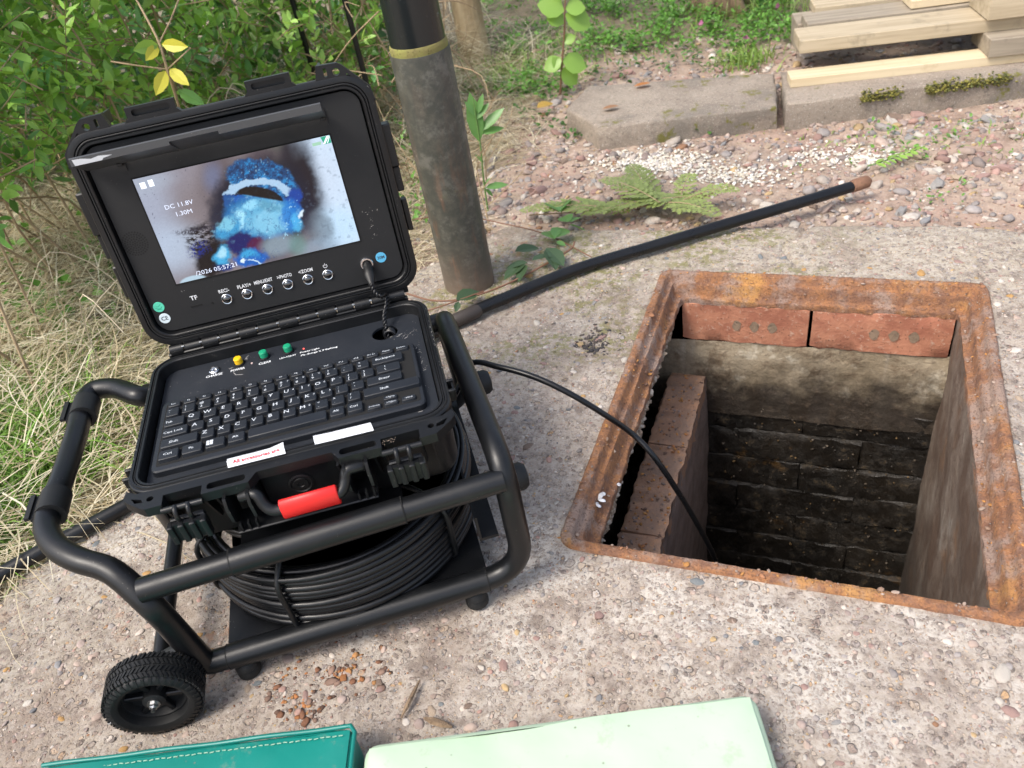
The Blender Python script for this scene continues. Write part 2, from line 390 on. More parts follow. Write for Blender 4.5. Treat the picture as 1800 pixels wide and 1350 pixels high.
def mat_slab():
    m = M('weathered_paving_stone'); n1, n2, n3 = m.noise(8, 5), m.noise(60, 6, .7), m.noise(350, 4, .7)
    b = m.mix(m.ramp(n1, .35, .65), (.30, .25, .20), (.215, .175, .14)); b = m.mix(m.ramp(n2, .5, .7, 0, .6), b, (.38, .31, .25)); b = m.mix(m.ramp(n3, .56, .66, 0, .8), b, (.55, .52, .46)); b = m.mix(m.ramp(m.noise(130, 4, .7), .55, .68, 0, .8), b, (.13, .11, .085)); b = m.mix(m.ramp(m.noise(4, 5, .7), .5, .65, 0, .6), b, (.17, .155, .13))
    b = m.mix(m.math('MULTIPLY', m.ramp(m.noise(25, 5, .7), .55, .63), m.ramp(m.noise(6, 3), .52, .6)), b, (.15, .14, .035))
    nr = m.bump(n2, .7, .004); nr = m.bump(n3, .6, .0012, nr); return m.out(b, .9, nr)
SLAB = mat_slab()
def mat_pipe():
    m = M('weathered_grey_pipe'); x, y, z = m.sep(); st = m.n('Mapping', Vector=m.co); st.inputs['Scale'].default_value = (40, 40, 9); n = m.noise(1.0, 5, .65, co=st.outputs[0]); n2 = m.noise(60, 5, .7)
    b = m.mix(m.ramp(n2, .4, .7), (.058, .060, .050), (.098, .094, .075)); low = m.ramp(z, .14, -.06, .12, .85)
    b = m.mix(m.ramp(m.noise(26, 6, .75), .50, .64, 0, .7), b, (.15, .145, .125)); b = m.mix(m.math('MULTIPLY', m.ramp(n, .50, .64), m.math('MULTIPLY', low, .7)), b, (.19, .10, .06)); b = m.mix(m.ramp(z, -.06, -.24, 0, .7), b, (.23, .16, .12))
    b = m.mix(m.math('MULTIPLY', m.ramp(n, .66, .72), m.ramp(n2, .5, .58)), b, (.48, .44, .40)); b = m.mix(m.ramp(m.noise(16, 4), .6, .7, 0, .35), b, (.14, .14, .05))
    return m.out(b, .5, m.bump(n2, .3, .001))
PIPE = mat_pipe()
def mat_blackpipe():
    m = M('glossy_black_pipe'); n = m.noise(50, 5, .7); b = m.mix(m.ramp(n, .62, .70, 0, .8), (.014, .017, .018), (.12, .15, .15)); b = m.mix(m.ramp(m.noise(40, 4), .70, .74), b, (.7, .74, .76))
    return m.out(b, .25, m.bump(n, .2, .0006))
BPIPE = mat_blackpipe()
def mat_cloth(name, c, c2, rough):
    m = M(name); n = m.noise(6, 4); n2 = m.noise(900, 2); sp = m.math('MULTIPLY', m.ramp(m.voro(55), .04, .10, 1, 0), m.ramp(m.noise(12, 2), .45, .55))
    col = m.mix(m.ramp(n, .35, .7), c, c2); col = m.mix(m.math('MULTIPLY', sp, .75), col, (.18, .17, .13)); col = m.mix(m.ramp(m.noise(30, 6, .75), .56, .70, 0, .35), col, (.26, .26, .20))
    return m.out(col, rough, m.bump(n2, .15, .0003, m.bump(m.noise(14, 3), .35, .006)))
TEAL = mat_cloth('teal_vinyl', (.003, .18, .14), (.004, .21, .17), .45)
TEALD = simple('teal_piping', (.003, .17, .14), .35)
MINT = mat_cloth('pale_green_vinyl', (.42, .55, .395), (.45, .58, .425), .6)
STITCH = simple('stitch_thread', (.30, .46, .34), .8)
def mat_leaf(name, c=None, trans=.35):
    m = M(name); col = m.attr() if c is None else c
    n = m.noise(90, 3); col = m.mix(m.ramp(n, .35, .7, 0, .3), col, m.mix(1.0, col, (.55, .62, .5), 'MULTIPLY'))
    m.out(col, .38); tr = m.n('BsdfTranslucent'); m.set(tr.inputs[0], m.mix(1.0, col, (1.0, 1.0, .55), 'MULTIPLY'))
    ms = m.n('MixShader'); ms.inputs[0].default_value = trans; o = m.t.nodes['Material Output']
    m.t.links.new(m.b.outputs[0], ms.inputs[1]); m.t.links.new(tr.outputs[0], ms.inputs[2]); m.t.links.new(ms.outputs[0], o.inputs[0]); return m.m
FOL = mat_leaf('foliage')
LEAFM = [mat_leaf('leaf_%s' % n, c) for n, c in (('mid', (.27, .48, .09)), ('bright', (.38, .62, .14)), ('dark', (.13, .31, .065)), ('bluish', (.20, .42, .16)))]
LEAFY = mat_leaf('yellow_leaf', (.72, .66, .08)); LEAFL = mat_leaf('lime_leaf', (.30, .50, .10)); LEAFB = mat_leaf('bramble_leaf', (.075, .13, .065)); LEAFBG = mat_leaf('young_bramble_leaf', (.16, .34, .10))
STRAW = mat_leaf('dry_straw', None, .2)
def mat_bark(name, c1, c2):
    m = M(name); mp = m.n('Mapping', Vector=m.co); mp.inputs['Scale'].default_value = (30, 30, 6); n = m.noise(1.0, 6, .7, co=mp.outputs[0]); n2 = m.noise(90, 4)
    return m.out(m.mix(m.ramp(n, .35, .65), c1, c2), .9, m.bump(n2, .5, .003, m.bump(n, .8, .012)))
BARK = mat_bark('bark', (.14, .095, .06), (.27, .19, .12)); BARKL = mat_bark('pale_post_wood', (.36, .26, .15), (.50, .39, .25)); TWIG = mat_bark('twig_bark', (.28, .20, .12), (.40, .30, .18))
PINK = mat_leaf('pink_petal', (.75, .22, .50), .3); STEMG = simple('green_stem', (.12, .22, .06), .6); STEMR = simple('reddish_runner', (.20, .10, .06), .6)
YELBAND = mat_brick('mossy_yellow_sealant', (.24, .24, .06), (.20, .17, .06), (.08, .06, .025))

# ================================================================ GROUND AND SLAB
SX0, SX1, SY0, SY1 = -1.0, 1.05, -1.05, .56
def slab_edge(x, y):
    """signed distance-like value, positive inside the concrete"""
    rear = .515+.02*np.sin(x*5+1)+.018*fbm(x, x*0, 9, 4, 5)-y-np.clip(-.62-x, 0, 9)*1.6
    left = x-(-.955-.03*np.sin(y*7)+.02*fbm(y, y*0, 12, 4, 9)+np.clip(y+.25, 0, 9)*.12)
    return np.minimum(rear, left)
def slab_z(x, y):
    e = slab_edge(x, y)
    z = .006*fbm(x, y, 4, 3, 3)+.0028*fbm(x, y, 34, 4, 4, .65)-.002
    ms = np.maximum(np.abs(x)-.2575, np.abs(y)-.325)
    z = z+.003*np.exp(-np.clip(ms, 0, 1)/.03)*(.2+fbm(x, y, 50, 3, 8))
    z = z*np.clip(np.abs(ms)/.02, .25, 1)
    drop = np.clip(e/.012, 0, 1); rim = np.clip(e/.06, 0, 1)
    crack = np.abs(x-(-.045+.02*np.sin(y*40)+.012*fbm(y, y*0, 40, 3, 2)))
    z = z-.008*np.exp(-(crack/.003)**2)*(y > .36)
    return z-.05*(1-drop)**1.5-.006*(1-rim)
step = .0052
gx = np.arange(SX0, SX1, step); gy = np.arange(SY0, SY1, step)
# snap grid lines to the hole of the manhole frame
hx, hy = .2485, .316
for g, h_ in ((gx, hx), (gy, hy)):
    for s in (-h_, h_): g[np.argmin(abs(g-s))] = s
X, Y = np.meshgrid(gx, gy); Z = slab_z(X, Y)
n1 = len(gx); idx = np.arange(X.size).reshape(X.shape)
q = np.stack([idx[:-1, :-1], idx[:-1, 1:], idx[1:, 1:], idx[1:, :-1]], -1).reshape(-1, 4)
cx = (X[:-1, :-1]+X[1:, 1:])/2; cy = (Y[:-1, :-1]+Y[1:, 1:])/2
keep = ~((abs(cx) < hx) & (abs(cy) < hy)) & (slab_edge(cx, cy) > -.003)
q = q[keep.ravel()]; used = np.unique(q); re = np.full(X.size, -1); re[used] = np.arange(len(used))
slab = big('concrete_slab', np.stack([X.ravel(), Y.ravel(), Z.ravel()], 1)[used], re[q], CONC, smooth=180)
tag(slab, 'pinkish concrete slab with exposed pebbles around the open manhole', kind='structure')

def soil_z(x, y):
    z = -.030+.012*fbm(x, y, 2.2, 3, 21)+.006*fbm(x, y, 14, 4, 22)+.0035*fbm(x, y, 45, 3, 23)
    z = z+np.clip(y-1.25, 0, 3)*.03*(x > -9)+np.clip(-1.3-x, 0, 2)*.05
    ms = np.maximum(np.abs(x)-.45, np.abs(y)-.45)
    return np.where((slab_edge(x, y) > .02), z-.025, z)
gx = np.r_[np.arange(-6, -2.2, .05), np.arange(-2.2, 1.3, .011), np.arange(1.3, 4, .05)]; gy = np.r_[np.arange(-2.5, -.7, .05), np.arange(-.7, 2.4, .011), np.arange(2.4, 6, .05)]
X, Y = np.meshgrid(gx, gy); Z = soil_z(X, Y); idx = np.arange(X.size).reshape(X.shape)
q = np.stack([idx[:-1, :-1], idx[:-1, 1:], idx[1:, 1:], idx[1:, :-1]], -1).reshape(-1, 4)
cx = (X[:-1, :-1]+X[1:, 1:])/2; cy = (Y[:-1, :-1]+Y[1:, 1:])/2
q = q[~((abs(cx+.03) < .38) & (abs(cy) < .37)).ravel()]
used = np.unique(q); re = np.full(X.size, -1); re[used] = np.arange(len(used))
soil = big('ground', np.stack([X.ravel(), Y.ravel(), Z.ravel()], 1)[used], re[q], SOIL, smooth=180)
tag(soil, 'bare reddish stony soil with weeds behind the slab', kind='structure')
# the land beyond, a ring so nothing lies under the pit
ring = []
for s, z in ((1.0, -.09), (60, -.09)):
    ring += [(-5.5*s, -2.3*s, z), (3.8*s, -2.3*s, z), (3.8*s, 5.8*s, z), (-5.5*s, 5.8*s, z)]
far = part('far_ground', (ring, [(k, (k+1) % 4, 4+(k+1) % 4, 4+k) for k in range(4)]), SOIL); tag(far, 'level earth reaching away on every side', kind='structure')

# ---------------------------------------------------------------- stones
ph = (1+5**.5)/2
ICO = np.array([(-1, ph, 0), (1, ph, 0), (-1, -ph, 0), (1, -ph, 0), (0, -1, ph), (0, 1, ph), (0, -1, -ph), (0, 1, -ph), (ph, 0, -1), (ph, 0, 1), (-ph, 0, -1), (-ph, 0, 1)], float); ICO /= np.linalg.norm(ICO[0])
ICF = np.array([(0, 11, 5), (0, 5, 1), (0, 1, 7), (0, 7, 10), (0, 10, 11), (1, 5, 9), (5, 11, 4), (11, 10, 2), (10, 7, 6), (7, 1, 8), (3, 9, 4), (3, 4, 2), (3, 2, 6), (3, 6, 8), (3, 8, 9), (4, 9, 5), (2, 4, 11), (6, 2, 10), (8, 6, 7), (9, 8, 1)])
def subdiv(V, F):
    V = list(map(tuple, V)); mid = {}; out = []
    def mp(a, b):
        k = (min(a, b), max(a, b))
        if k not in mid: p = (np.array(V[a])+V[b])/2; V.append(tuple(p/np.linalg.norm(p))); mid[k] = len(V)-1
        return mid[k]
    for a, b, c in F: x, y, z = mp(a, b), mp(b, c), mp(c, a); out += [(a, x, z), (b, y, x), (c, z, y), (x, y, z)]
    return np.array(V), np.array(out)
IC1 = subdiv(ICO, ICF)
STCOL = np.array([(.40, .31, .26), (.33, .26, .23), (.30, .27, .255), (.46, .40, .345), (.52, .47, .42), (.42, .30, .16), (.34, .215, .18), (.24, .20, .18), (.20, .20, .205), (.30, .16, .09)])
def scatter(name, P, size, flat, mat, tmpl=IC1, colw=None, cols=STCOL, jit=.28, label=None, parent=None, sink=.25, bright=1.0):
    V, F = tmpl; n = len(P); m = len(V)
    d = V[None]*(1+rng.normal(0, jit*.5, (n, m, 1)))
    d = d*np.stack([size*rng.uniform(.7, 1.3, n), size*rng.uniform(.6, 1.0, n), size*flat*rng.uniform(.6, 1.2, n)], 1)[:, None]
    a = rng.uniform(0, 6.28, n); c, s = np.cos(a)[:, None], np.sin(a)[:, None]; tx = rng.normal(0, .25, n)[:, None]
    x = d[..., 0]; y = d[..., 1]; z = d[..., 2]+x*tx
    W = np.stack([c*x-s*y, s*x+c*y, z], -1)+P[:, None]; W[..., 2] += (size*flat*(.5-sink)*2*.5)[:, None]
    ci = rng.choice(len(cols), n, p=colw); cc = cols[ci]*rng.uniform(.75, 1.25, (n, 1))*bright
    f = (F[None]+(np.arange(n)*m)[:, None, None]).reshape(-1, 3)
    return big(name, W.reshape(-1, 3), f, mat, parent, col=np.repeat(cc, m, 0), smooth=0)
def pick(n, x0, x1, y0, y1, test):
    out = np.zeros((0, 2))
    while len(out) < n:
        p = np.stack([rng.uniform(x0, x1, n), rng.uniform(y0, y1, n)], 1); out = np.vstack([out, p[test(p[:, 0], p[:, 1])]])
    return out[:n]
onslab = lambda x, y: (slab_edge(x, y) > .012) & ~((abs(x) < .262) & (abs(y) < .33))
p = pick(9500, -.97, .65, -.85, .53, onslab); sz = np.clip(rng.lognormal(math.log(.0020), .5, len(p)), .0012, .007)
g = scatter('embedded_pebbles', np.c_[p, slab_z(p[:, 0], p[:, 1])], sz, .38, STONE, colw=[.22, .18, .18, .12, .06, .04, .08, .07, .04, .01], sink=.62, parent=slab, jit=.2); tag(g, kind='stuff')
p = pick(9000, -.97, .65, -.85, .53, onslab); sz = rng.uniform(.0007, .0016, len(p))
g = scatter('surface_grit', np.c_[p, slab_z(p[:, 0], p[:, 1])], sz, .7, STONE, tmpl=(ICO, ICF), sink=.3, parent=slab); tag(g, kind='stuff')
def stone_meshes(name, k, jit, sub=0):
    out = []
    for i in range(k):
        r = np.random.default_rng(i+50); V, F = IC1
        v = V*(1+r.normal(0, jit, (len(V), 1)))*np.array([1, r.uniform(.6, .95), 1])
        out.append((v, F))
    return out
tm = stone_meshes('stone', 6, .09); tma = [(v_*np.array([1, .8, 1]), f_) for v_, f_ in [(np.sign(v)*np.abs(v)**.8*(1+.2*np.random.default_rng(i+9).normal(0, 1, (len(v), 1))), f) for i, (v, f) in enumerate(stone_meshes('stone', 8, .10))]]
def single_stones(name, P, size, flat, mats, parent, seed=1, sink=.5, tilt=.15, tm=tm, sm_a=60):
    r = random.Random(seed); cache = {}
    for (x, y, z), s in zip(P, size):
        k = (r.randrange(len(tm)), r.randrange(len(mats)))
        if k not in cache: cache[k] = mesh(name, tm[k[0]][0], tm[k[0]][1], mats[k[1]], sm_a)
        o = link(name, cache[k], parent, (x, y, z+s*flat*(1-2*sink)))
        o.scale = (s*r.uniform(.85, 1.3), s*r.uniform(.75, 1.05), s*flat); o.rotation_euler = (r.gauss(0, tilt), r.gauss(0, tilt), r.uniform(0, 6.28))
p = pick(270, -.95, .45, -.72, .45, onslab); sz = np.clip(rng.lognormal(math.log(.0050), .3, len(p)), .0035, .010)
single_stones('stone', np.c_[p, slab_z(p[:, 0], p[:, 1])], sz, .38, [PEB[i] for i in (0, 0, 1, 1, 2, 2, 3, 4, 4, 5, 7)], slab, 3, .62)
# rust flakes knocked off the frame, lying beside the wheel
fl = onz(600, 1180); p = np.vstack([fl[:2]+np.array(c_)+rng.normal(0, 1, (n_, 2))*sg_ for c_, n_, sg_ in (((0, 0), 60, .012), ((-.02, -.045), 70, .013), ((.05, .01), 12, .01), ((-.06, -.03), 14, .012), ((.0, .0), 34, .05))]); sz = np.clip(rng.lognormal(math.log(.0022), .55, len(p)), .0008, .0065)
g = scatter('rust_flakes', np.c_[p, slab_z(p[:, 0], p[:, 1])], sz, .3, STONE, cols=np.array([(.34, .14, .05), (.22, .10, .055), (.12, .07, .05), (.42, .21, .08), (.25, .16, .12)]), sink=.2, tmpl=(ICO, ICF), jit=.5); tag(g, 'orange and brown rust flakes scattered on the slab in front of the reel', 'rust flakes', kind='stuff')

tw0 = onz(1045, 600); p = tw0[:2]+rng.normal(0, 1, (120, 2))*(.012, .018); g = scatter('dark_litter', np.c_[p, slab_z(p[:, 0], p[:, 1])], rng.uniform(.001, .0042, 120), .35, STONE, cols=np.array([(.05, .045, .045), (.10, .08, .07)]), sink=.1, jit=.5); tag(g, 'small patch of dark charred crumbs on the slab left of the manhole', 'litter', kind='stuff')
# rubble on the soil
onsoil = lambda x, y: slab_edge(x, y) < -.004
p = pick(13000, -1.1, 1.0, .42, 1.7, lambda x, y: onsoil(x, y) & (x > -.9+rng.uniform(-.15, .15, len(x))) & (rng.uniform(0, 1, len(x)) < np.clip(1.6-y*.65, .15, 1)))
sz = np.clip(rng.lognormal(math.log(.0034), .6, len(p)), .0012, .016)
g = scatter('gravel', np.c_[p, soil_z(p[:, 0], p[:, 1])], sz, .55, STONE, colw=[.22, .16, .14, .12, .06, .04, .14, .08, .03, .01], parent=soil); tag(g, kind='stuff')
p = pick(150, -.85, .75, .56, 1.5, onsoil); sz = np.clip(rng.lognormal(math.log(.010), .4, len(p)), .006, .026)
single_stones('stone', np.c_[p, soil_z(p[:, 0], p[:, 1])], sz, .5, [PEB[i] for i in (0, 0, 1, 4, 4, 2, 7)], soil, 8, .45, .3, tma, 28)
p = pick(120, .1, .75, .6, 1.1, onsoil); sz = np.clip(rng.lognormal(math.log(.012), .4, len(p)), .007, .028)
single_stones('stone', np.c_[p, soil_z(p[:, 0], p[:, 1])], sz, .45, [PEB[i] for i in (0, 0, 1, 4, 4, 2, 7)], soil, 9, .5, .3, tma, 28)
for (ax, ay), sg, nn in ((onz(1150, 265)[:2], (.07, .035), 900), (onz(1290, 285)[:2], (.06, .03), 420), (onz(1475, 250)[:2], (.07, .03), 320), (onz(1525, 258)[:2], (.018, .012), 160)):
    p = np.array([ax, ay])+rng.normal(0, 1, (nn, 2))*sg; p = p[onsoil(p[:, 0], p[:, 1])]
    g = scatter('white_gravel', np.c_[p, soil_z(p[:, 0], p[:, 1])+.002], rng.uniform(.0015, .005, len(p)), .6, STONE, cols=np.array([(.66, .62, .53), (.72, .70, .66), (.58, .52, .42)]), parent=soil, sink=.1); tag(g, kind='stuff')

# ================================================================ MANHOLE
def frame_ring():
    prof = [(-.002, -.06), (0, .004), (.003, .0065), (.011, .0065), (.0135, .003), (.0155, -.006), (.0195, -.009), (.023, -.008), (.0255, -.012), (.027, -.026), (.030, -.030), (.036, -.031), (.037, -.034), (.037, -.042), (.020, -.046)]
    loops = []
    for s, z in prof:
        x0, y0, x1, y1 = -.2575+s, -.325+s, .2575-s, .325-s; r = max(.022-s*.55, .006)
        # dense outline
        L = []
        for (cx_, cy_, a0), (nx, ny) in zip(((x1-r, y0+r, -90), (x1-r, y1-r, 0), (x0+r, y1-r, 90), (x0+r, y0+r, 180)), ((0, 1), (-1, 0), (0, -1), (1, 0))):
            for k in range(7): a = R(a0+90*k/6); L.append((cx_+r*math.cos(a), cy_+r*math.sin(a)))
            ln = (y1-y0 if nx == 0 else x1-x0)-2*r; n = 110 if nx == 0 else 86; e = L[-1]
            for k in range(1, n): L.append((e[0]+nx*ln*k/n, e[1]+ny*ln*k/n))
        loops.append([(x, y, z) for x, y in L])
    return loops
loops = frame_ring(); V = np.array(loops); n = V.shape[1]
px_, py_, pz_ = V[..., 0], V[..., 1], V[..., 2]; t = np.arange(n)[None]*.006; lay = np.arange(len(V))[:, None]*.9
d1 = fbm(px_*1+pz_*3, py_+lay*.02, 38, 4, 31, .65); d2 = fbm(py_-pz_*3+5, px_+lay*.03, 38, 4, 33, .65)
V[..., 2] += .0011*d1+.0009*fbm(px_+pz_*3, py_+lay*.03, 150, 3, 35, .7); rad = np.sign(V[..., :2])*(np.abs(V[..., :2]) > np.array([.19, .26])); V[..., :2] -= rad*(.0010*d2+.0009*fbm(py_, px_+lay*.05, 140, 3, 36))[..., None]
iny = (lay > 9) ; V[..., 0] += np.where((lay*1.0 > 9) & (px_ < -.2), .004*(.3+fbm(py_, py_*0, 45, 3, 77)), 0)
mf = part('manhole_surround', loft([[tuple(p) for p in l] for l in V], False, False), RUST, smooth=60)
tag(mf, 'rusty rectangular cast iron manhole frame set in the concrete slab, cover removed', 'manhole')
# flakes and scale crusts on the frame
def ringpt(n, lo, hi):
    out = []
    while len(out) < n:
        s = rng.uniform(lo, hi); sd_ = rng.integers(0, 4); u = rng.uniform(-1, 1)
        out.append(((-.2575+s, u*(.325-s)), (.2575-s, u*(.325-s)), (u*(.2575-s), .325-s), (u*(.2575-s), -.325+s))[sd_]+(s,))
    return np.array(out)
pr = ringpt(900, .001, .035); zz = np.interp(pr[:, 2], [0, .012, .017, .025, .03, .036], [.007, .007, -.006, -.012, -.028, -.030])
g = scatter('rust_scale', np.c_[pr[:, :2], zz], np.clip(rng.lognormal(math.log(.0013), .5, 900), .0006, .0045), .3, STONE, cols=np.array([(.42, .20, .06), (.30, .14, .07), (.22, .12, .08), (.26, .17, .12), (.33, .25, .2)]), parent=mf, sink=.3); tag(g, kind='stuff')
ax = onz(1045, 875, -.012); p = ax+rng.normal(0, 1, (26, 3))*(.008, .02, 0)
g = scatter('bird_dropping', p, rng.uniform(.0015, .005, 26), .3, STONE, cols=np.array([(.7, .7, .7), (.55, .56, .6)]), parent=mf, sink=.1); tag(g, 'white splashes of dropping', kind='stuff')

ch = empty('manhole_chamber', (0, .285, -.8), 'deep brick inspection chamber with rendered walls below the rusty frame', 'manhole chamber')
def wallgrid(o, u, v, nu, nv, disp, seed):
    o, u, v = [np.array(q, float) for q in (o, u, v)]; a, b = np.meshgrid(np.linspace(0, 1, nu), np.linspace(0, 1, nv)); nm = np.cross(u, v); nm /= np.linalg.norm(nm)
    lu, lv = np.linalg.norm(u), np.linalg.norm(v); d = disp*fbm(a*lu, b*lv, 9, 5, seed, .6)
    P = o+a[..., None]*u+b[..., None]*v+d[..., None]*nm; i = np.arange(nu*nv).reshape(nv, nu)
    return P.reshape(-1, 3), np.stack([i[:-1, :-1], i[:-1, 1:], i[1:, 1:], i[1:, :-1]], -1).reshape(-1, 4)
YR = .290
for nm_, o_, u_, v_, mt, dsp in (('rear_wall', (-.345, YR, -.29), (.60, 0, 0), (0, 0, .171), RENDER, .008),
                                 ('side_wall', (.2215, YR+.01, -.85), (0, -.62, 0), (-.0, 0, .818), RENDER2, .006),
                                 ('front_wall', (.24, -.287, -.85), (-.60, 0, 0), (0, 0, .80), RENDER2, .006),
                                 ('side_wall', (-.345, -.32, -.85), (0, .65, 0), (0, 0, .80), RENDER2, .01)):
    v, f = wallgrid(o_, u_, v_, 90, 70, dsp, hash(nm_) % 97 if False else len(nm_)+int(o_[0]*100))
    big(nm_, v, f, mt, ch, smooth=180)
big('chamber_floor', *wallgrid((-.36, -.33, -.80), (.62, 0, 0), (0, .66, 0), 40, 40, .012, 5), BRICKD, ch, smooth=180)
big('backing', *wallgrid((-.36, YR+.0075, -.85), (.62, 0, 0), (0, 0, .585), 140, 120, .008, 5), BRICKD, ch, smooth=180)
def brick_vf(l, h, d, seed, jit=.0016, nl=14):
    r = np.random.default_rng(seed); a = np.linspace(-l/2, l/2, nl); b = np.linspace(-h/2, h/2, 6)
    V = []; F = []
    prof = [(-h/2, d/2), (-h/2, -d/2+.004), (-h/2+.003, -d/2), (-h/6, -d/2), (h/6, -d/2), (h/2-.003, -d/2), (h/2, -d/2+.004), (h/2, d/2)]
    for x in a:
        e = 1-.05*(abs(x) > l/2-.001)
        for z, y in prof: V.append((x+r.normal(0, jit*.4), y+r.normal(0, jit*.7), z*e+r.normal(0, jit*.5)))
    m = len(prof)
    for i in range(nl-1):
        for k in range(m): F.append((i*m+k, (i+1)*m+k, (i+1)*m+(k+1) % m, i*m+(k+1) % m)[::-1])
    F.append(tuple(range(m))[::-1][::-1]); F.append(tuple((nl-1)*m+k for k in range(m))[::-1]); return V, F
# two red perforated bricks under the rear of the frame
for cx_, ti, sd_ in ((-.109, .01, 1), (.1105, .02, 2)):
    v, f = brick_vf(.214, .083, .095, sd_); me = mesh('brick', v, f, BRICK, 40)
    o = link('brick', me, ch, (cx_, YR+.0455, -.079)); o.rotation_euler = (0, ti*.5, 0); o['label'] = 'red brick with three mortar plugged holes'
    hv = []
    for k in (-1, 0, 1):
        c = [( k*.030+.012*(1 if sd_ == 1 else 1)+(.006 if sd_ == 1 else .01)+q*.0075*(1+.15*math.sin(j*2.3+k)), -.0489-.0003*rnd.random(), w*.0115) for j, (q, w) in enumerate([(math.cos(j*.5236), math.sin(j*.5236)) for j in range(12)])]
        hv.append(([(a, b, cc-.002) for a, b, cc in c]+[(k*.030+.013, -.0486, 0)], [(j, (j+1) % 12, 12) for j in range(12)]))
    hm = mesh('mortar_plug', *join(*hv), mat_brick('mortar_plug', (.27, .19, .13), (.21, .15, .10), (.10, .07, .05)), 0)
    h = link('mortar_plug', hm, o, (cx_, YR+.0455, -.079))
# dark brick courses of the rear wall below the render
bm_ = [mesh('brick', *brick_vf(.2205, .0722, .10, 20+i, .0026), BRICKD, 40) for i in range(5)]
for c in range(8):
    for k in range(4):
        x = -.27+k*.222+(.105 if c % 2 else 0)-.06
        if -.36 < x < .30:
            o = link('brick', bm_[(c*3+k) % 5], ch, (x, YR+.054+rnd.uniform(-.0025, .002)-.002*min(c, 2), -.292-c*.0735)); o.rotation_euler = (rnd.uniform(-.04, .04), 0, rnd.uniform(-.02, .02))
# the baffle wall on the left: capped with stained bricks, rendered face
big('baffle_face', *wallgrid((-.174, YR, -.205), (0, -.58, 0), (-.004, 0, -.62), 90, 60, .006, 44)[0:2], mat_brick('purple_grey_render', (.26, .20, .175), (.18, .14, .12), (.36, .31, .27), .75, .2), ch, smooth=180)
big('baffle_back', *wallgrid((-.244, YR, -.225), (0, -.58, 0), (0, 0, -.60), 10, 10, .003, 4), BRICKD, ch, smooth=180)
for k, (ya, yb) in enumerate(((.288, .089), (.086, -.113), (-.116, -.30))):
    v, f = brick_vf(abs(yb-ya), .036, .068, 60+k, .0020, 26)
    v = [(p[1], p[0], p[2]) for p in v]; me = mesh('brick', v, [q[::-1] for q in f], BRICKT, 40); o = link('brick', me, ch, (-.209, (ya+yb)/2, -.217)); o['label'] = 'rust stained capping brick of the inner wall'
p = np.stack([rng.uniform(-.24, -.178, 260), rng.uniform(-.28, .28, 260), np.full(260, -.1985)], 1)
g = scatter('rust_debris', p, rng.uniform(.0008, .0034, 260), .4, STONE, cols=np.array([(.34, .15, .06), (.16, .10, .075), (.22, .17, .15), (.45, .22, .07)]), parent=ch, sink=.15); tag(g, kind='stuff')
# broken concrete and mortar crumbs hanging under the left side of the frame
p = np.stack([-.2225+rng.normal(0, .002, 900)-.003, rng.uniform(-.29, .22, 900), rng.uniform(-.085, -.048, 900)], 1); p[:, 0] -= (-.045-p[:, 2])*.3; p[:, 0] += .006*fbm(p[:, 1], p[:, 1]*0, 22, 3, 55)
g = scatter('mortar_crumbs', p, rng.uniform(.002, .0075, 900), .8, STONE, cols=np.array([(.42, .33, .24), (.34, .26, .19), (.50, .43, .35), (.28, .20, .14)]), parent=ch); tag(g, kind='stuff')
p = np.stack([rng.uniform(-.25, .25, 700), rng.uniform(.305, .325, 700), rng.uniform(-.05, -.03, 700)], 1)
# debris on the rear wall ledges and the floor
p = np.stack([rng.uniform(-.17, .21, 260), np.full(260, YR-.001), rng.uniform(-.75, -.27, 260)], 1)
g = scatter('wall_grime', p, rng.uniform(.0006, .0028, 260), .8, STONE, cols=np.array([(.06, .045, .03), (.10, .08, .06), (.03, .025, .02), (.13, .08, .03)]), parent=ch); tag(g, kind='stuff')

# ================================================================ INSPECTION UNIT
A0 = np.array([-.582, -.595, 0.]); UU = np.array([.8335, .5525, 0.]); UU /= np.linalg.norm(UU); VV = np.array([-UU[1], UU[0], 0.])
def F_(x, y, z): return A0+UU*x+VV*y+np.array([0, 0, z])           # frame coordinates, metres
def inv(p): p = np.array(p)-A0; return (p@UU, p@VV, p[2])
unit = empty('pipe_inspection_camera', F_(.18, .165, 0), 'black drain inspection camera case on a tubular reel frame, lid open with its screen lit', 'inspection camera')
BO = np.array([-.6150909, -.5512945, .25]); BX = np.array([.8490637, .5282846, -.0024952]); BY = np.array([-.5280826, .8488526, .0240443]); BZ = np.cross(BX, BY)
LO = np.array([-.743125, -.3401096, .2645154]); LX = BX; LY = np.array([-.0668186, .1120742, .9914508]); LZ = np.cross(LX, LY)
def B(x, y, z): return BO+(BX*x+BY*y+BZ*z)*.001                     # case base, millimetres
def L(x, y, z): return LO+(LX*x+LY*y+LZ*z)*.001                     # lid, millimetres, z towards the viewer
r_t = .0133
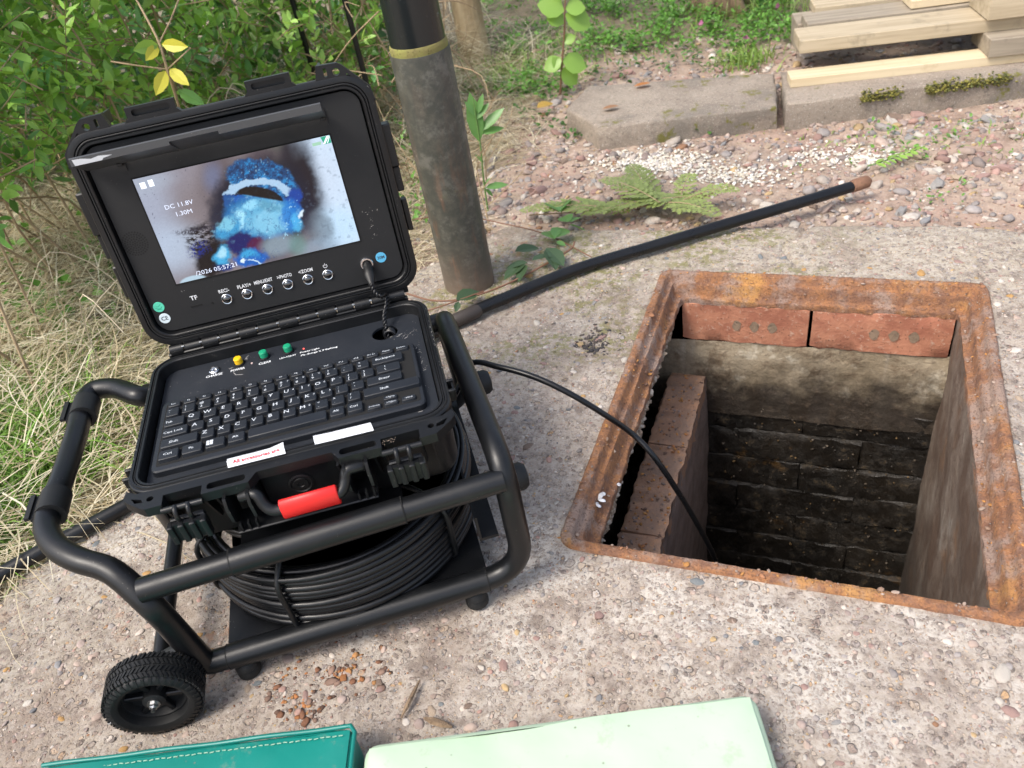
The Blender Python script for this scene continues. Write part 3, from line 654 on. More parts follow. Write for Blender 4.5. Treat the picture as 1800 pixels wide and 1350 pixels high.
# --- tubular frame
fr = part('frame', join(
    tube(fillet([F_(-.0085, 0, .125), F_(0, 0, .05), F_(.004, 0, .035), F_(.372, 0, .035), F_(.372, 0, .198), F_(.364, .33, .198), F_(.372, .33, .035), F_(.004, .33, .035), F_(0, .33, .05), F_(-.012, .33, .170)], [.03, .04, .05, .045, .045, .05, .04, .03], 8), r_t, 16),
    ), K_TUBE, unit, 60)
for y in (0, .33):
    part('rail', tube([F_(-.012, y, .172), F_(.37, y, .180)], r_t*.98, 16), K_TUBE, fr)
    part('rail_sleeve', tube([F_(.082, y, .1742), F_(.262, y, .1778)], r_t*1.10, 18), K_TUBE, fr)
    part('rail_sleeve', tube([F_(.028, y, .035), F_(.327, y, .035)], r_t*1.07, 18), K_TUBE, fr)
    for xx, zz in ((.082, .1742), (.262, .1778), (.028, .035), (.327, .035)): part('seam', tube([F_(xx-.0006, y, zz), F_(xx+.0006, y, zz)], r_t*1.08+(.0004 if zz > .1 else 0), 18), DARK, fr)
    for x in (.04, .309):
        v, f = lathe([(.009, .024), (.0125, .020), (.0135, .015), (.0115, .0125), (.0135, .009), (.0135, .003), (.011, 0)], 20)
        part('rubber_foot', ([F_(x, y, 0)+np.array(p) for p in v], [q[::-1] for q in f]), K_RUB, fr)
part('axle', tube([F_(-.043, -.02, .050), F_(-.043, .35, .050)], .0095, 14), K_TUBE, fr)
part('axle_bracket', tube([F_(-.043, .012, .050), F_(-.004, .004, .070)], .008, 10), K_TUBE, fr)
# --- handle
Hp = [F_(-.0045, 0, .085), F_(-.0085, 0, .125), F_(-.0125, 0, .150)]+[onz(px, py, z) for px, py, z in ((219, 1021, .174), (186, 999, .185), (138, 984, .193), (100, 962, .198), (82, 929, .200), (88, 888, .201), (107, 848, .201), (134, 765, .201), (147, 712, .201), (166, 687, .201), (204, 683, .201), (247, 697, .199))]+[F_(-.03, .335, .185), F_(-.012, .33, .166), F_(-.008, .33, .14)]
hd = part('handle', tube(catmull(Hp, 7), r_t, 18), K_TUBE, unit, 60)
for px, py in ((150, 720), (95, 888)):
    c = onz(px, py, .201); ax_ = onz(132, 735, .201)-onz(93, 870, .201); ax_ /= np.linalg.norm(ax_); side = np.cross(ax_, [0, 0, 1.])
    part('handle_clip', join(tube([c-ax_*.017, c+ax_*.017], r_t*1.22, 16), xf(box(-.019, -.0145, -.012, .019, -.0125+.001, .004), frame(c-side*.006, ax_, side, np.array([0, 0, 1.]))), xf(box(-.019, -.0145, .003, .019, -.020, .007), frame(c-side*.006, ax_, side, np.array([0, 0, 1.])))), K_RUB, hd, 40)
# --- wheels
def wheel(y0, s):
    c = F_(-.0455, y0, .0495); fn = frame(c, UU, np.array([0, 0, 1.]), -VV*s)   # z axis outwards
    wh = part('wheel', xf(lathe([(.0, -.012), (.030, -.012), (.034, -.010), (.034, .006), (.031, .006), (.028, -.002), (.012, -.004), (.0115, .010), (.007, .012), (.0, .012)], 40), fn), K_RUB, unit, 40)
    ty = join(lathe([(.033, -.017), (.040, -.0185), (.0465, -.017), (.0485, -.012), (.0487, 0), (.0485, .010), (.046, .016), (.040, .018), (.0345, .015), (.033, .007), (.033, -.017)], 56))
    part('tyre', xf(ty, fn), K_RUB, wh, 50)
    tr = []
    for k in range(34):
        a0 = 2*math.pi*k/34
        for row, (z0, sg) in enumerate(((-.0125, 1), (-.004, -1), (.0045, 1), (.0115, -1))):
            for hlf in (-1, 1):
                V_ = []
                for dz, da in ((-.0033, 0), (.0033, 0)):
                    for rr_ in (.0484, .0503):
                        a = a0+(row % 2)*.09+sg*hlf*dz*11*(1 if hlf > 0 else -1)+.038*hlf
                        for w_ in (-.026, .026):
                            V_.append((rr_*math.cos(a+w_), rr_*math.sin(a+w_), z0+dz))
                tr.append((V_, [(0, 1, 3, 2), (4, 6, 7, 5), (0, 4, 5, 1), (2, 3, 7, 6), (0, 2, 6, 4), (1, 5, 7, 3)]))
    for k in range(40):
        a = 2*math.pi*k/40; tr.append(xf(box(-.0014, .0405, .0158, .0014, .0475, .0182), lambda x, y, z, a=a: (x*math.cos(a)-y*math.sin(a), x*math.sin(a)+y*math.cos(a), z-(y-.0405)*.25)))
    part('tread', xf(join(*tr), fn), K_RUB, wh, 0)
    sp = []
    for k in range(6):
        a = k*math.pi/3+.3; sp.append(xf(box(-.003, .009, -.003, .003, .031, .004, .001), lambda x, y, z, a=a: (x*math.cos(a)-y*math.sin(a), x*math.sin(a)+y*math.cos(a), z)))
    part('spokes', xf(join(*sp), fn), K_CASE, wh, 0)
    part('axle_bolt', xf(join(lathe([(.0068, .012), (.0068, .0132), (0, .0132)], 20), lathe([(.0045, .013), (.0045, .0172), (.0035, .018), (0, .018)], 6), lathe([(.0022, .018), (.002, .022), (0, .022)], 10)), fn), STEEL, wh, 20)
wheel(-.031, 1); wheel(.361, -1)
# --- base plate, right bracket and its rubber buffers
bp = part('base_plate', xf(extrude([(.026, .005), (.329, .005), (.329, .325), (.026, .325)], [], .026, .029), lambda x, y, z: F_(x, y, z+.006)), K_TUBE, unit)
br = part('buffer_bracket', join(xf(box(.330, .012, .086, .352, .318, .090), F_), xf(box(.330, .012, .090, .333, .318, .124), F_)), K_TUBE, unit)
for y in (.068, .262):
    fn = frame(F_(.368, y, .112), VV, np.array([0, 0, 1.]), UU)
    part('rubber_buffer', xf(lathe([(.0, 0), (.017, 0), (.0172, .018), (.0165, .030), (.013, .035), (.004, .0365), (.0035, .032), (0, .032)], 28), fn), K_RUB, br, 40)
part('mount_plate', xf(box(.085, .004, .158, .262, .326, .161), F_), K_TUBE, unit)
# --- reel
RC = (.177, .165)
reel = part('cable_reel', xf(lathe([(.140, .040), (.142, .042), (.142, .062), (.138, .062), (.138, .042), (.140, .040)], 48), lambda x, y, z: F_(RC[0]+x, RC[1]+y, z)), K_CASE, unit, 40)
def loop(rad, z, wob, seed, n=72, r=.0038):
    a = np.linspace(0, 2*math.pi, n, endpoint=False); rr_ = rad+wob*np.sin(a*2+seed)+wob*.6*np.sin(a*5+seed*2.1); zz = z+wob*.9*np.sin(a*1+seed*1.7)+wob*.5*np.sin(a*3+seed)
    return tube([F_(RC[0]+q*math.cos(t_), RC[1]+q*math.sin(t_), w) for q, t_, w in zip(rr_, a, zz)], r, 8, closed=True)
for k in range(10):
    part('cable_loop', loop(.1675+.0016*math.sin(k*2.1), .0455+k*.0084, .0008, k*1.3, 72, .0043), K_CABLE, reel, 60)
for k in range(4):
    part('cable_loop', loop(.1590-.0070*(k % 2), .1195-.003*(k % 2)-.010*(k//2), .0016, k*2.2+1, 72, .0042), K_CABLE, reel, 60)
for a in (R(-113), R(-45), R(22), R(90), R(158), R(203)):
    q = lambda r_, z: F_(RC[0]+r_*math.cos(a), RC[1]+r_*math.sin(a), z)
    part('cage_rod', tube(fillet([q(.03, .137), q(.145, .139), q(.1765, .118), q(.1745, .040), q(.15, .036)], .012, 4), .0033, 8), K_TUBE, reel, 60)
part('cage_ring', loop(.108, .138, 0, 0, 60, .0028), K_TUBE, reel, 60)
part('hub', xf(join(lathe([(.034, .034), (.034, .130), (.030, .133), (0, .133)], 28), box(-.012, -.118, .128, .012, .118, .133)), lambda x, y, z: F_(RC[0]+x, RC[1]+y, z)), K_CASE, reel)
part('hub_bolt', xf(join(lathe([(.008, 0), (.008, .004), (0, .004)], 6), lathe([(.004, .004), (.004, .014), (0, .014)], 10), lathe([(.0075, .007), (.0075, .010), (0, .010)], 6)), lambda x, y, z: F_(.232+x, .060+y, z+.139)), STEEL, reel, 20)
for k in range(2):
    part('spare_lead', tube(catmull([F_(.045, .10+.01*k, .150), F_(.07, .07, .155-.006*k), F_(.10, .055, .150), F_(.14, .06+.01*k, .146)], 6), .0028, 8), K_CABLE, reel, 60)

# --- case base
def shell(w, d, r, prof, fn, n=9, cap=True):
    return xf(loft([[(x, y, z) for x, y in rrect(s, s, w-s, d-s, max(r-s*.8, 5), n)] for s, z in prof], cap, False), fn)
W_, D_ = 342.7, 240.7
base = part('case_base', shell(W_, D_, 30, [(16, -92), (10, -90), (7, -82), (5, -15), (1, -13), (0, -11), (0, -4), (.8, -2.5), (1.6, -1.8), (3.2, -1.8), (3.8, -.2), (5.4, -.2), (6.0, -2.6), (7.8, -2.6), (8.4, -.6), (10.6, -.6), (11.6, -1.8), (13.5, -30)], B), K_CASE, unit, 35)
part('gasket', shell(W_, D_, 30, [(6.1, -2.5), (6.2, -1.4), (6.9, -1.0), (7.6, -1.4), (7.7, -2.5)], B, 9, False), K_SEAL, base, 60)
hole = circ(284.5, 198, 14.5, 24); hole = [(284.5+(x-284.5)*1.12, y) for x, y in hole]
pn = part('control_panel', xf(extrude(rrect(13.6, 13.2, 329, 227.5, 14, 6), [hole], -18, -15), B), K_PANEL, base, 20)
part('cable_cavity', xf(box(262, 172, -42, 308, 223, -40), B), DARK, base)
for k in (0, 1, 2): part('board_edge', xf(box(264, 190+k*7, -32, 285, 190.8+k*7, -31), B), simple('pcb_grey', (.12, .12, .12), .4) if k == 0 else bpy.data.materials['pcb_grey'], base)
fo = [(2, 9), (0, 0), (1, -5), (20, -22), (24, -24), (41, -24), (41, -10), (80, -10), (80, -23), (127, -23), (135, -11), (212, -11), (219, -23), (263, -23), (263, -10), (303, -10), (303, -24), (320, -23), (338, -8), (342, -2), (341, 9), (330, 2), (12, 2)]
slot = lambda x0, x1: rrect(x0, -18.5, x1, -9.5, 3.5, 3)
part('front_flange', xf(extrude(fo, [slot(85, 124), slot(220, 258), circ(28, -10.5, 3.6, 12), circ(316, -9.5, 3.6, 12), [(8, -4), (13, -12), (21, -13.5), (19, -8.5)], [(335, -3), (322, -8.5), (321, -13), (329, -12)]], -13, -2), B), K_CASE, base, 20)
part('slot_floor', join(xf(box(84, -20, -11, 125, -8, -9.5), B), xf(box(219, -20, -11, 259, -8, -9.5), B)), K_CASE, base)
rib = lambda x, t_=2.2, y=-22, zb=-58: xf(extrude([(y, -12), (4, -12), (4, zb), (-3, zb+2), (y+4, -24)], [], x, x+t_), lambda a, b, c: B(c, a, b))
for vf_ in [rib(x) for x in (40, 79, 90, 128, 214, 252, 261, 301)]+[rib(312, 2, -10, -70), rib(30, 2, -10, -70)]: part('front_rib', vf_, K_CASE, base)
part('front_block', xf(box(132, -4, -62, 212, 10, -13, 2), B), K_CASE, base)
part('pressure_valve', xf(join(lathe([(13, 0), (13, 1.5), (11, 2.2), (10, 1.2), (8, 1.2), (7.5, 2.4), (4, 2.4), (3.5, 1.4), (0, 1.6)], 30)), frame(B(170, -4, -38), BX*.001, BZ*.001, -BY*.001)), K_SEAL, base, 25)
# carry handle
for x in (100, 123, 221, 244):
    part('handle_bracket', xf(extrude([(0, -13), (-30, -10), (-35, -20), (-34, -40), (-22, -52), (0, -55)], [], x-1.6, x+1.6), lambda a, b, c: B(c, a, b)), K_CASE, base)
chd = part('carry_handle', xf(tube(catmull([(114, -22, -20), (124, -25, -17), (131, -28, -18), (135, -33, -28), (141, -37, -34), (151, -38, -36), (178, -38, -36), (206, -38, -35), (214, -36, -32), (219, -31, -25), (223, -27, -17), (233, -25, -17), (243, -22, -20)], 6), 6.0, 14), B), K_CASE, base, 60)
part('handle_grip', xf(tube([(150, -38, -36), (151, -38, -36), (208, -38, -35), (209, -38, -35)], [9.2, 10.2, 10.2, 9.2], 20), lambda x, y, z: B(x, -38+(y+38)*.62, -35.5+(z+35.5)*1.25)), RED, chd, 60, 'glossy red sleeve of the carry handle')
part('handle_tray', xf(join(box(99, -36, -57, 246, -2, -54, 1), *[box(x, -36, -54, x+2, -30, -44) for x in (104, 112, 120, 226, 234, 242)]), B), K_CASE, base)
# latches
for x0, x1 in ((40, 79), (263, 302)):
    lt = part('latch', xf(join(box(x0+2, -30, -40, x1-2, -24, -20, 1.2), *[box(x, -41.5, -44, x+6, -31, -19.5, 1.0) for x in np.linspace(x0, x1-6, 4)], box(x0+1, -38, -43, x1-1, -33, -20)), B), K_CASE, base, 30)
    part('latch_pin', xf(tube([(x0-1, -26, -8), (x1+1, -26, -8)], 3.2, 12), B), K_CASE, lt)
    part('latch_hook', xf(join(*[tube(catmull([(x, -26, -6), (x, -31, -7), (x, -34, -13), (x, -33, -20)], 4), 2.6, 8) for x in (x0+13, x0+26)]), B), K_CASE, lt, 60)
for x, y in ((-7, 30), (-7, 44), (341, 40), (341, 58)):
    part('side_lug', xf(box(x, y, -16, x+9, y+4, -3, 1), B), K_CASE, base)
part('side_strap', join(xf(box(341.5, 40, -18, 349, 62, -14), B), xf(box(347, 40, -14, 349, 62, -6), B), xf(box(-7, 30, -40, 1, 48, -16, 1), B)), K_CASE, base)
# hinge
xs = [22, 40, 62, 84, 108, 132, 158, 184, 208, 232, 254, 276, 298, 320]
for i, (a, b) in enumerate(zip(xs[:-1], xs[1:])):
    part('hinge_knuckle', xf(join(tube([(a+.8, 247.5, 3.0), (b-.8, 247.5, 3.0)], 5.6 if i % 2 else 6.2, 14), box(a+1.5, 240 if i % 2 == 0 else 243, -4, b-1.5, 247, 3.5) if i % 2 == 0 else box(a+1.5, 246, 2, b-1.5, 250, 12)), B), K_CASE, base, 30)
    if i: part('hinge_pin', xf(tube([(a-1.6, 243.6, 7.4), (a+1.6, 243.6, 7.4)], 1.3, 8), B), STEEL, base)
part('hinge_mount', join(xf(box(20, 240, -14, 322, 246, 1.5, 1), B), xf(box(20, -7, -14, 322, 2, -6, 1), L)), K_CASE, base)
# --- panel controls
def btn(x, y, m, name):
    o = part(name, xf(lathe([(6.8, 0), (6.8, 1.6), (6.0, 2.0), (5.2, 2.0)], 24), lambda a, b, c: B(x+a, y+b, c-15)), K_CASE, base, 30)
    part('button_cap', xf(lathe([(5.0, 1), (5.0, 8.2), (4.3, 9.2), (0, 9.6)], 24), lambda a, b, c: B(x+a, y+b, c-15)), m, o, 30)
btn(104, 209, YEL, 'power_button'); btn(135, 209.5, GRN, 'clear_button'); btn(165, 209.5, GRN, 'led_button')
part('charge_socket', xf(lathe([(6.6, 0), (6.6, 2.2), (5.6, 3), (3.8, 3), (3.4, .6), (1.4, .6), (1.2, 2), (0, 2)], 24), lambda a, b, c: B(73.5+a, 206.5+b, c-15)), CHROME, base, 30)
em = M('indicator_led'); em.out((.2, .02, .02), .4, Emission_Color=(1, .12, .1, 1), Emission_Strength=1.2)
part('indicator_light', xf(lathe([(1.1, 0), (1.0, .8), (0, 1)], 10), lambda a, b, c: B(183.5+a, 206.8+b, c-15)), em.m, base)
part('indicator_light', xf(lathe([(1.4, 0), (1.2, .9), (0, 1.1)], 10), lambda a, b, c: B(119.5+a, 203+b, c-15)), simple('pale_diode', (.6, .45, .42), .3), base)
def ptext(par, mapf, items, m, name='lettering'):
    return part(name, xf(join(*[shift(textmesh(s, sz, True), x, y, 0, sxx) for s, x, y, sz, sxx in items]), mapf), m, par, 0)
def fit(st_, x, y, w, h):
    v, f = textmesh(st_, 1, True); xs_ = [p[0] for p in v]; ys_ = [p[1] for p in v]; kx = w/(max(xs_)-min(xs_)); ky = h/(max(ys_)-min(ys_)); mx = (max(xs_)+min(xs_))/2; my = (max(ys_)+min(ys_))/2
    return [(x+(a-mx)*kx, y+(b-my)*ky, 0) for a, b, _ in v], f
part('lettering', xf(join(fit('CHARGE', 73.6, 197.6, 20, 4.4), fit('POWER', 102.5, 197.6, 17.5, 4.4), fit('CLEAR', 135.6, 197.8, 15.5, 4.4), fit('LED-ADJUST', 163.8, 198.0, 20.5, 3.6), fit('Power Light', 191, 199.6, 24, 4.2), fit('Pls charge it if flashing', 202.5, 193.2, 45, 4.2)), lambda a, b, c: B(a, b, -14.8)), WHITE, base, 0)
# scuffs: thin pale scratch marks in the panel
sc_ = []
for x, y, l, a in ((112, 219, 9, 1.0), (112, 216, 6, 1.2), (99, 190, 9, -1.1), (105, 186, 11, -.3), (94, 204, 6, .4), (303, 187, 6, .3), (300, 184, 5, .1), (309, 177, 6, .5), (318, 150, 4, 1.1), (320, 141, 5, .2), (321, 120, 7, 1.3), (300, 36, 5, .2), (308, 33, 6, .1), (322, 104, 5, .3)):
    v, f = extrude([(-l/2, -.35), (l/2*.6, -.5), (l/2, 0), (l/2*.3, .45), (-l/2*.8, .3)], [], 0, .04); sc_.append(shift((v, f), x, y, -15.02, 1, a))
part('scratch', xf(join(*sc_), B), simple('scratched_plastic', (.30, .29, .28), .7), base, 0)
def scuff(cx_, cy_, sx_, sy_, n_, z_, par, mp, m_, ang=0.0):
    it = []
    for k in range(n_):
        l_ = abs(rnd.gauss(0, .9))+.3; w_ = abs(rnd.gauss(0, .25))+.12
        it.append(shift(extrude([(-l_/2, -w_/2), (l_/2, -w_/3), (l_/2.5, w_/2), (-l_/3, w_/2.2)], [], 0, .05), cx_+rnd.gauss(0, sx_), cy_+rnd.gauss(0, sy_), z_, 1, ang+rnd.gauss(0, .5)))
    return part('scuff', xf(join(*it), mp), m_, par, 0)
SC_ = simple('chalky_scuff', (.42, .40, .38), .8); ST_ = simple('tan_scuff', (.40, .31, .24), .8)
scuff(20, 95, 2.2, 22, 46, -14.98, base, B, SC_, 1.3); scuff(2.2, 110, .6, 34, 34, -1.75, base, B, SC_, 1.5); scuff(322, 130, 2.0, 34, 40, -14.98, base, B, SC_, 1.4); scuff(340.3, 150, .7, 34, 38, -1.75, base, B, SC_, 1.5)
scuff(312, 184, 8, 3.5, 26, -14.98, base, B, SC_, .2); scuff(272, -16, 4, 1.6, 30, -1.97, base, B, ST_, .4); scuff(170, 27, 9, 1.6, 12, -14.98, base, B, SC_, .1); scuff(104, 216, 10, 4, 14, -14.98, base, B, SC_, .9)
scuff(318, 26, 6, 2, 16, -14.98, base, B, SC_, .1); scuff(60, 150, 30, 30, 26, -14.98, base, B, SC_, 0)
# paper labels on the panel edge
def sheet(pts, nz, fn, curl):
    (a, b, c, d) = [np.array(p, float) for p in pts]; V = []; F = []
    for j in range(5):
        for i in range(13):
            u, w = i/12, j/4; p = (a*(1-u)+b*u)*(1-w)+(d*(1-u)+c*u)*w; V.append(fn(p[0], p[1], nz+curl(u, w)))
    for j in range(4):
        for i in range(12): k = j*13+i; F.append((k, k+1, k+14, k+13))
    return V, F
lean = lambda x, y, z: B(x+5.5-(y-14)*.2, y-9, .6-max(0, y-21.5)*.55+z)
l1 = part('paper_label', sheet([(101, 11.5), (160, 11), (161, 34), (101, 33)], .3, lean, lambda u, w: 4*max(0, u-.75)*w*3+.8*abs(.5-u)*w), PAPER, base, 60, 'curled white label with red print')
part('red_lettering', xf(join(shift(textmesh('All accessories are', 7.6, True), 131, 18, 0, .84)), lambda a, b, c: lean(a, b, .8+max(0, (a-101)/60-.7)*6)), REDINK, l1, 0)
l2 = part('paper_label', sheet([(191, 13), (252, 11.5), (253, 34), (192, 37)], .3, lean, lambda u, w: 3*max(0, .3-u)*w), PAPER, base, 60, 'white paper label, blank but for faint marks')
part('faint_mark', xf(join(*[shift(textmesh(s_, 3, False), x, y, 0, 1) for s_, x, y in (('^', 203, 26), ('-', 214, 18))]), lambda a, b, c: lean(a, b, 1.2)), simple('faint_red', (.7, .4, .4), .6), l2, 0)
# --- keyboard
kb = part('keyboard', xf(loft([[(x, y, z) for x, y in rrect(20+s, 34+s, 316.5-s, 152+q_-s, 8-s*.6, 5)] for s, z, q_ in ((0, -15, 2), (0, -8, 2), (1.2, -6.6, 2), (2.5, -6.4, 2))]), B), K_KEY, base, 30)
part('shaded_key_deck', xf(extrude(rrect(25.5, 41.5, 312, 148, 2, 2), [], -6.6, -6.25), B), DARK, kb, 0)  # deck coloured near black, painting in the shade between the keys
keymesh = {}
def key(x, y, w, h, legs):
    top = -1.6 if h > 11 else -3.0; b0 = -6.5
    lo = rrect(-w/2, -h/2, w/2, h/2, 1.8, 2); hi = rrect(-w/2+.9, -h/2+.7, w/2-.9, h/2-.5, 1.6, 2); hi2 = rrect(-w/2+1.5, -h/2+1.3, w/2-1.5, h/2-1.1, 1.3, 2)
    v, f = loft([[(a, b, b0) for a, b in lo], [(a, b, top-.5) for a, b in hi], [(a, b, top) for a, b in hi2]], False, True); mi = [0]*len(f)
    for s, dx, dy, sz in legs:
        tv, tf = shift(textmesh(s, sz*1.12, False), dx, dy, top+.06, 1.12); n0 = len(v); v = list(v)+list(tv); f = list(f)+[tuple(i+n0 for i in q) for q in tf]; mi += [1]*len(tf)
    part('key', xf((v, f), lambda a, b, c: B(x+a, y+b, c)), [K_KEY, WHITE_DIM], kb, 25, None, mi)
def row(y, x0, items, h=15.2, pitch=17.6, gap=2.4):
    x = x0
    for it in items:
        lg, wu = it if isinstance(it, tuple) and not isinstance(it[0], tuple) else (it, 1)
        w = pitch*wu; key(x+w/2, y, w-gap, h, lg); x += w
ch1 = lambda s: [(s, -3.2, 2.0, 6.6)]
sm = lambda s, z=3.6: [(s, -1, .5, z)]
def two(a, b): return [(a, -3.5, 3.4, 4.2), (b, -3.5, -2.6, 4.6)]
row(142, 27, [(sm(s, 3.0), 1.0) for s in ('Esc', 'F1', 'F2', 'F3', 'F4', 'F5', 'F6', 'F7', 'F8', 'F9', 'F10', 'F11', 'F12', 'Prt Sc', 'Pause', 'Delete')], h=9.0, pitch=17.75)
row(126, 27, [(two('~', '`'), 1.0)]+[(two(a, b)+([(c, 4, 3.4, 3.2)] if c else []), 1) for a, b, c in zip('!@#$%^&*()_+', '1234567890-=', '      789*  ')]+[([('Backspace', -2, 1.5, 4.4)], 2.15)], pitch=18.2)
row(108, 27, [([('Tab', -6, 0, 4.2)], 1.45)]+[(ch1(c)+([(d, 4.5, 3, 3.2)] if d != ' ' else []), 1) for c, d in zip('QWERTYUIOP', '      456-')]+[(two('{', '['), 1), (two('}', ']'), 1), (two('|', '\\'), 1.7)], pitch=17.9)
row(90, 27, [([('Caps Lock', -2, 0, 4.0)], 1.75)]+[(ch1(c)+([(d, 4.5, 3, 3.2)] if d != ' ' else []), 1) for c, d in zip('ASDFGHJKL', '      123')]+[(two(':', ';'), 1), (two('"', "'"), 1), ([('Enter', 0, 0, 4.6)], 2.4)], pitch=17.9)
row(72, 27, [([('Shift', -6, 0, 4.6)], 2.45)]+[(ch1(c)+([(d, 4.5, 3, 3.2)] if d != ' ' else []), 1) for c, d in zip('ZXCVBNM', '      0')]+[(two('<', ','), 1), (two('>', '.'), 1), (two('?', '/'), 1), ([('Shift', -8, 0, 4.6)], 3.7)], pitch=17.9)
row(53, 27, [(sm('Ctrl', 4.4), 1.4), (sm('Fn', 4.4), 1.4), ([], 1.35), (sm('Alt', 4.4), 1.2), ([], 4.95), (sm('Alt', 4.4), 1.08), (sm('Ctrl', 4.4), 1.12)], pitch=17.9)
key(71.5+7, 53+0, 0.1, 13, []) if False else None
part('key_emblem', xf(join(*[shift(extrude([(-1.7, -1.5), (1.5, -1.9), (1.7, 1.3), (-1.5, 1.7)], [], 0, .1), 83.5+a, 54+b, -1.5) for a in (-1.9, 1.9) for b in (-1.9, 1.9)]), B), WHITE_DIM, kb, 0)
for x, y, s, h in ((261, 47, '\u2190Home', 8), (279.5, 56, '\u2191PgUp', 7.4), (279.5, 47, '\u2193PgDn', 7.4), (299, 47, '\u2192End', 8)): key(x, y, 16.4, h, [(s, 0, 0, 2.8)])

# --- lid
LW, LD = 340.7, 262.2
lid = part('case_lid', shell(LW, LD, 32, [(18, -48), (12, -46), (8, -38), (5, -10), (0, -8), (0, -2), (1, -.8), (4.5, 0), (7, 0), (8, -1.6), (10.5, -1.6), (11.5, .8), (13.5, .8), (14.5, -.2), (16.2, -12)], L), K_CASE, unit, 35)
part('lid_gasket', shell(LW, LD, 32, [(8, -1.4), (8.4, -.5), (9.2, -.3), (10.1, -.5), (10.4, -1.4)], L, 9, False), K_SEAL, lid, 60)
part('lid_panel', xf(extrude(rrect(17.2, 17.5, 323.5, 245, 17, 7), [], -9, -5.5), L), K_LIDP, lid, 20)
lp = -5.5
for x0, x1 in ((78, 131), (208, 257)):
    part('lid_tab', xf(join(extrude([(x0-6, 260), (x1+6, 260), (x1, 266), (x1, 276.5), (x0, 276.5), (x0, 266)], [rrect(x0+6, 266.5, x1-6, 273.5, 3, 3)], -9, -1), box(x0+1, 261, -10, x1-1, 275.5, -7)), L), K_CASE, lid, 20)
for mir in (0, 1):
    g_ = lambda x, mir=mir: LW-x if mir else x
    out = [(g_(x), y) for x, y in ((-1, 228), (1, 244), (26, 272), (31, 275.5), (54, 276.5), (58, 262), (40, 259), (20, 252), (8, 240))]; tri = [(g_(x), y) for x, y in ((5, 243), (23, 263), (24, 256.5), (11, 249))]
    ho = [(g_(x), y) for x, y in circ(34, 266.5, 4, 12)]; sl_ = [(g_(x), y) for x, y in rrect(44, 263.5, 47.5, 272.5, 1, 2)]
    if mir: out, tri, ho, sl_ = out[::-1], tri[::-1], ho[::-1], sl_[::-1]
    part('corner_tab', xf(extrude(out, [tri, ho, sl_], -10, -1), L), K_CASE, lid, 20)
    part('corner_web', xf(box(*sorted((g_(50), g_(53)))[:1], 262, -40, sorted((g_(50), g_(53)))[1], 275, -8), L), K_CASE, lid)
    xa = sorted((g_(-9), g_(3)))
    part('side_rib', join(xf(box(xa[0], 150, -26, xa[1], 200, -6, 1.5), L), xf(box(xa[0]+2, 120, -24, xa[1]-1, 150, -8, 1.5), L), xf(box(xa[0]+3, 70, -22, xa[1]-2, 110, -8, 1.5), L)), K_CASE, lid)
# screen: what the drain camera shows, painted on a fine grid
NX, NY = 330, 190
HM = np.array([[50, 405], [1415, 75], [1640, 815], [355, 1125]], float)   # corners: top left, top right, bottom right, bottom left
UVc = np.array([[0, 1], [1, 1], [1, 0], [0, 0]], float)
Am = []; bm = []
for (sx_, sy_), (u_, v_) in zip(UVc, HM): Am += [[sx_, sy_, 1, 0, 0, 0, -u_*sx_, -u_*sy_], [0, 0, 0, sx_, sy_, 1, -v_*sx_, -v_*sy_]]; bm += [u_, v_]
hh = np.r_[np.linalg.solve(np.array(Am), np.array(bm)), 1].reshape(3, 3)
U0, V0 = np.meshgrid(np.linspace(0, 1, NX), np.linspace(0, 1, NY)); q3 = np.stack([U0, V0, np.ones_like(U0)], -1)@hh.T; GX = q3[..., 0]/q3[..., 2]; GY = q3[..., 1]/q3[..., 2]
wx = GX+26*fbm(GX, GY, .018, 4, 61)+9*fbm(GX, GY, .06, 3, 62); wy = GY+26*fbm(GX, GY, .018, 4, 63)+9*fbm(GX, GY, .06, 3, 64)
img = np.zeros((NY, NX, 3)); lin = lambda c: (np.array(c)/255.)**2.2
sm_ = lambda x, a, b: (lambda t_: t_*t_*(3-2*t_))(np.clip((x-a)/(b-a), 0, 1))
def blend(mask, c): 
    global img; img = img*(1-mask[..., None])+(lin(c) if not isinstance(c, np.ndarray) else c)*mask[..., None]
def blob(cx, cy, rx, ry, ang=0, soft=.25, warp=True):
    x, y = (wx, wy) if warp else (GX, GY); a = R(ang); dx, dy = x-cx, y-cy; u = (dx*math.cos(a)+dy*math.sin(a))/rx; v = (-dx*math.sin(a)+dy*math.cos(a))/ry
    return 1-sm_(np.sqrt(u*u+v*v), 1-soft, 1+soft)
img[:] = lin((150, 142, 150)); blend(sm_(GX, 60, 500)*.55, (128, 104, 96)); blend(blob(330, 300, 200, 160, 0, .6, False)*.35, (160, 150, 160))
blend(blob(120, 600, 190, 320, -20, .6, False)*.6, (182, 184, 200)); blend(blob(330, 880, 200, 160, 0, .7, False)*.7, (196, 204, 220)); blend(blob(170, 420, 150, 60, -14, .8, False)*.7, (175, 176, 186))
blend(blob(640, 330, 110, 260, 10, .8, False)*.6, (78, 62, 66)); blend(blob(600, 380, 60, 90, 0, .8, False)*.4, (120, 135, 175))
blend(blob(1060, 230, 180, 170, 0, .7, False)*.75, (74, 78, 66)); blend(blob(1130, 210, 70, 120, 10, .6, False)*.95, (40, 38, 48)); blend(blob(940, 230, 120, 60, 0, .7, False)*.7, (86, 66, 76))
blend(sm_(GX-.32*(GY-400), 1180, 1310), (158, 166, 180)); blend(sm_(GX-.32*(GY-400), 1290, 1420)*.95, (216, 224, 238)); blend(blob(1240, 420, 110, 290, -12, .5), (26, 24, 34))
blend(blob(1490, 720, 170, 130, 0, .6, False)*.8, (200, 222, 240)); blend(blob(1400, 330, 70, 150, -18, .6, False)*.6, (212, 216, 228))
